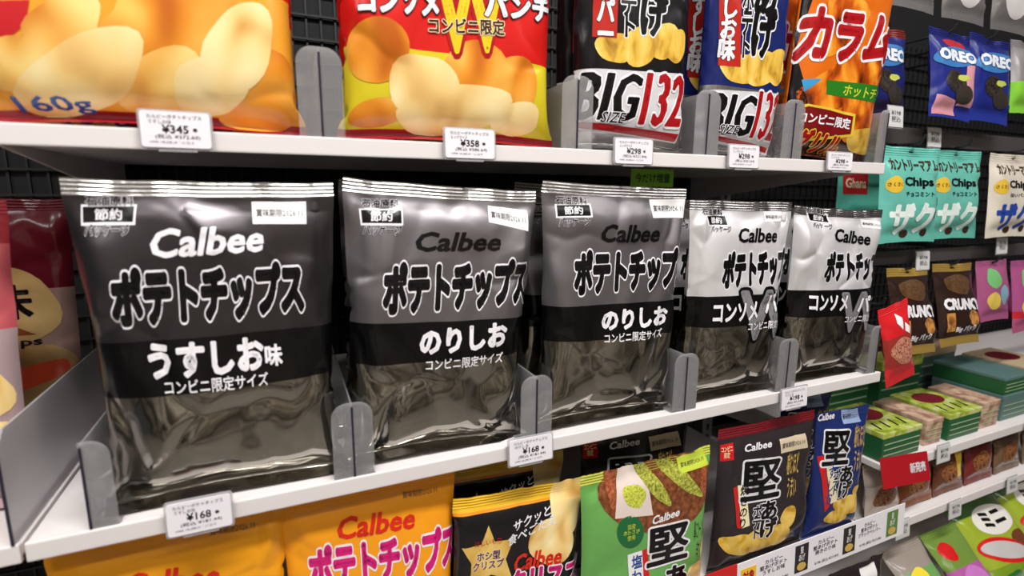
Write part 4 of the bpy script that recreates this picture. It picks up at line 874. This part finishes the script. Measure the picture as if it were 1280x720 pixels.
pouch('biscuit', 'blue and pink biscuit pouch, middle of the three under the ceiling hooks', OZ, 1.112, .045, .376, .112, .138, .030, 67, .14, 0, .03, 'blue biscuit pouches on hooks')
pouch('biscuit_right', 'royal blue biscuit pouch, rightmost of the three', OZ, 1.232, .050, .378, .120, .142, .030, 68, .14, 0, .03, 'blue biscuit pouches on hooks')
biscuit('biscuit_left'); biscuit('biscuit', True); biscuit('biscuit_right')
pouch('silver_green', 'silver pouch with a green base at the upper right picture edge', [(0, (130, 200, 60), 0, .15), (.42, (170, 166, 166), .5, .3)], 1.352, .055, .400, .104, .124, .024, 69, .12)
for x, z, y, l in ((1.116, .508, .055, 'black peg hook holding the pink and blue biscuit pouch'), (1.238, .514, .06, 'black peg hook holding the rightmost blue biscuit pouch'), (1.352, .518, .062, 'black peg hook holding the silver and green pouch'), (1.005, .508, .08, 'black peg hook holding the half hidden biscuit pouch')): peg(l, x, z, y)
for k, (x, l) in enumerate(((1.08, 'grey silver pouch hanging above the half hidden biscuit pouch'), (1.225, 'grey silver pouch hanging above the blue biscuit pouches'), (1.37, 'grey silver pouch hanging in the upper right corner'))):
    pouch('silver_%d' % k, l, [(0, (176, 172, 170), .7, .2)], x, .105, .548, .125, .150, .024, 68, .10, 0, 0, 'silver pouches at the top right')
    lay(BAGS['silver_%d' % k], 'label_panel', [blob(.5, .40, (.3, 0), (0, .25), .02, 2)], ink((210, 206, 204)), 1)
    peg(l.replace('grey silver pouch hanging', 'black peg hook of the silver pouch'), x, .686, .10)

def small_tag(label, x, y, z, w=.036, h=.030):
    r = empty('price_tag', (x, y, z), (-.1, 0, 0)); bm = bmesh.new(); add_box(bm, -w/2, w/2, 0, .001, -h/2, h/2, .0004); c = bm_obj('card', bm, plain('dim_label_paper', (206, 206, 204), .5), r)
    flat_text('print', '¥198\n税込', -w*.3, -h*.25, w*.3, h*.3, SMALLINK, c, .0, -.0006, res=1)
    bm = bmesh.new(); add_box(bm, -w*.5, w*.5, .001, .0022, -h*.56, h*.56, .0004); bm_obj('holder', bm, clear('clear_holder', (.85, .85, .88), .1, .35), r)
    tag(r, label, 'price tag', 'price tags in the right bay')
for x, y, z, l in ((.992, .052, .374, 'white price tag on the hook rail below the half hidden biscuit pouch'), (1.125, .068, .352, 'white price tag on the hook rail below the blue biscuit pouches'),
                   (1.128, .060, .152, 'white price tag on the rail above the chocolate pouches'), (1.365, .060, .170, 'white price tag on the rail at the right picture edge')): small_tag(l, x, y, z)
shelf('white shelf of the right bay carrying the green boxes', .995, 2.3, 0, -.162, .015)
shelf('white shelf of the right bay carrying the brown chocolate packs', .995, 2.3, 0, -.274, .015)
shelf('lowest white shelf of the right bay, under the lime green packs', 1.0, 2.3, -.10, -.455, .015)
small_tag('white price tag on the green boxes shelf', 1.142, -.006, -.166); small_tag('white price tag at the right picture edge on the green boxes shelf', 1.424, -.006, -.176)
small_tag('white price tag on the brown packs shelf, left end beside the price strip', 1.058, -.006, -.284); small_tag('white price tag in the middle of the brown packs shelf', 1.208, -.006, -.286); small_tag('white price tag on the right part of the brown packs shelf', 1.395, -.006, -.282)
pr = empty('promo_card', (1.028, -.012, -.166), (-.3, .10, 0)); bm = bmesh.new(); add_box(bm, -.062, .062, 0, .001, -.024, .022, .0004); bm_obj('card', bm, ink((168, 24, 34)), pr)
flat_text('card_lettering', '新発売', .010, -.008, .052, .008, WHITE, pr, .04, -.0006)
bm = bmesh.new(); add_box(bm, -.01, .01, .001, .011, -.004, .004); bm_obj('clip', bm, ACRYLIC, pr)
tag(pr, 'red promotion card on the shelf edge beside the navy crisp bag', 'card')

def snack_box(label, x, y, z, w, d, h, front, top, oval=None, group='cartons on the right bay shelf', yaw=0., txt=None):
    """lidded carton: body, a bevelled lid with a printed oval, side seam"""
    r = empty('snack_carton', (x, y, z), (0, 0, yaw))
    bm = bmesh.new(); add_box(bm, -w/2, w/2, 0, d, 0, h*.86, .001); bm_obj('carton_body', bm, front, r)
    bm = bmesh.new(); add_box(bm, -w/2-.0008, w/2+.0008, -.0008, d+.0008, h*.80, h, .0016); lid = bm_obj('lid', bm, top, r)
    if oval:
        bm = bmesh.new(); prism(bm, ell(0, d*.62, w*.34, d*.22, 24), .0005, 'z', h); bm_obj('oval_label', bm, oval, lid)
    if txt:
        vs, fs = text_in_box(txt, (-w*.38, d*.12, w*.38, d*.34), .02); mesh_obj('lid_lettering', [(p[0], p[1], h+.0004) for p in vs], fs, BLACK, lid)
    bm = bmesh.new()
    for k in range(3): add_box(bm, -w*.46, w*.46, -.0012, -.0004, h*(.18+.2*k), h*(.21+.2*k))
    bm_obj('front_stripe', bm, plain('pale_stripe', (150, 170, 130), .5), r)
    tag(r, label, 'carton', group)
GREENBOX = plain('box_green', (30, 90, 50), .45); LIMELID = mottled('lime_lid', [(.35, (126, 144, 50)), (.5, (176, 190, 70)), (.65, (200, 204, 146))], 60, .4, 'Object'); WINE = plain('wine_label', (110, 24, 34), .45)
TAN = mottled('tan_carton', [(.4, (150, 110, 88)), (.6, (206, 176, 150))], 40, .5, 'Object'); TEALBOX = plain('box_teal', (86, 116, 112), .5); BEIGE = plain('box_beige', (190, 168, 136), .5)
SZ = -.1612
for x, y, z, w, d, h, f, t, o, tx, l in (
    (1.052, .012, SZ, .100, .10, .048, GREENBOX, LIMELID, WINE, '/ / / /', 'green carton with a lime lid nearest the navy crisp bag'),
    (1.152, .018, SZ, .046, .09, .046, TAN, TAN, None, None, 'narrow tan carton right of the nearest green carton'),
    (1.236, .014, SZ, .096, .10, .048, GREENBOX, LIMELID, WINE, '/ / / /', 'green carton with a lime lid between the two tan cartons'),
    (1.325, .018, SZ, .056, .09, .050, TAN, TAN, None, None, 'tan carton right of the farther green carton'),
    (1.425, .022, SZ, .100, .12, .050, TEALBOX, TEALBOX, None, None, 'grey teal carton at the right end of the shelf, lower one'),
    (1.425, .024, SZ+.0506, .100, .12, .034, GREENBOX, TEALBOX, None, None, 'grey teal carton stacked on the lower teal carton'),
    (1.545, .030, SZ, .110, .12, .085, TEALBOX, BEIGE, WINE, None, 'tall teal carton with a beige lid at the right picture edge'),
    (1.12, .150, SZ, .120, .12, .085, GREENBOX, TEALBOX, None, None, 'dark green carton at the back behind the nearest green carton'),
    (1.28, .150, SZ, .130, .12, .098, GREENBOX, LIMELID, WINE, None, 'tall green carton at the back behind the tan cartons'),
    (1.44, .170, SZ, .130, .12, .100, TEALBOX, BEIGE, WINE, None, 'tall carton with beige lid at the back right')):
    snack_box(l, x, y, z, w, d, h, f, t, o, txt=tx)
CHOC = [(0, (92, 54, 34), 0, .15), (.7, (120, 66, 40), 0, .15)]
for k, (x, c, l) in enumerate(((1.045, (206, 190, 176), 'pale shiny chocolate pack at the left end of the brown packs'), (1.135, (126, 70, 40), 'brown chocolate pack, second in the row of brown packs'), (1.232, (104, 60, 38), 'brown chocolate pack with a yellow mark'), (1.330, (112, 40, 36), 'reddish brown chocolate pack right of the yellow marked one'), (1.430, (110, 84, 60), 'dull brown chocolate pack near the right picture edge'), (1.535, (120, 100, 74), 'tan chocolate pack at the right picture edge'))):
    pouch('choc_%d' % k, l, [(0, c, 0, .15), (.62, tuple(int(v*.8) for v in c), 0, .15)], x, .020, -.2732, .096, .098, .034, 71+k % 2, .16, 0, 0, 'chocolate packs on the right bay shelf', 'chocolate_pack', 'pack', False)
    b = BAGS['choc_%d' % k]; lay(b, 'chocolate_picture', [blob(.45, .42, (.3, 0), (0, .2), .1, k)], mottled('choc_pic', [(.4, (60, 30, 18)), (.55, (170, 110, 60)), (.65, (90, 40, 24))], 18, .35), 1)
    if k == 2: lay(b, 'yellow_mark', [rect(.62, .30, .86, .80)], ink((226, 186, 50)), 2)
LIMEZ = [(0, (116, 146, 36), 0, .2), (.28, (150, 168, 46), 0, .2), (.8, (54, 100, 40), 0, .2)]
for k, (x, y, w, h, zz, l) in enumerate(((1.375, -.062, .170, .170, LIMEZ, 'lime green sweets pack with a red framed label, lower right'), (1.555, -.050, .170, .170, LIMEZ, 'lime green sweets pack with oval emblem at the right picture edge'),
    (1.232, -.075, .112, .150, [(0, (176, 90, 160), 0, .2), (.55, (110, 140, 60), 0, .2)], 'purple and green sweets pack beside the lime pack'), (1.118, -.075, .110, .150, [(0, (200, 120, 40), 0, .2), (.45, (110, 160, 90), 0, .2), (.7, (150, 140, 130), 0, .15)], 'orange and green sweets pouch under the end of the price strip'))):
    pouch('sweet_%d' % k, l, zz, x, y, -.4545, w, h, .045, 81+k % 2, .78, 0, 0, 'sweets packs on the lowest right shelf', 'sweets_pack', 'pack', False)
    b = BAGS['sweet_%d' % k]
    if k < 2:
        lay(b, 'oval_label', [ell(.58, .70, .34, .16, 26)], ink((226, 222, 214)), 1); word(b, 'label_lettering', 'ミニ', (.38, .62, .78, .80), BLACK, 3, .05)
        lay(b, 'framed_label_edge', [ell(.42, .40, .38, .13, 26, -.25)], RED, 3); lay(b, 'framed_label', [ell(.42, .40, .34, .09, 26, -.25)], ink((190, 186, 184)), 4)
        lay(b, 'round_label', [ell(.80, .44, .17, .09, 20)], ink((110, 60, 36)), 3); lay(b, 'leaf_picture', [blob(.7, .18, (.14, .03), (-.03, .08), .15, 2), blob(.3, .14, (.14, 0), (0, .07), .15, 4)], ink((40, 110, 50)), 1)
    elif k == 2: lay(b, 'candy_picture', [blob(.5, .34, (.3, 0), (0, .2), .06, 2)], ink((196, 120, 190)), 1); lay(b, 'candy_picture', [blob(.3, .74, (.18, 0), (0, .10), .1, 3)], RED, 1)
    else: lay(b, 'candy_picture', [blob(.6, .30, (.22, 0), (0, .14), .08, 2)], ink((226, 160, 60)), 1); lay(b, 'candy_picture', [blob(.4, .62, (.2, 0), (0, .1), .1, 3)], ink((236, 214, 60)), 1)
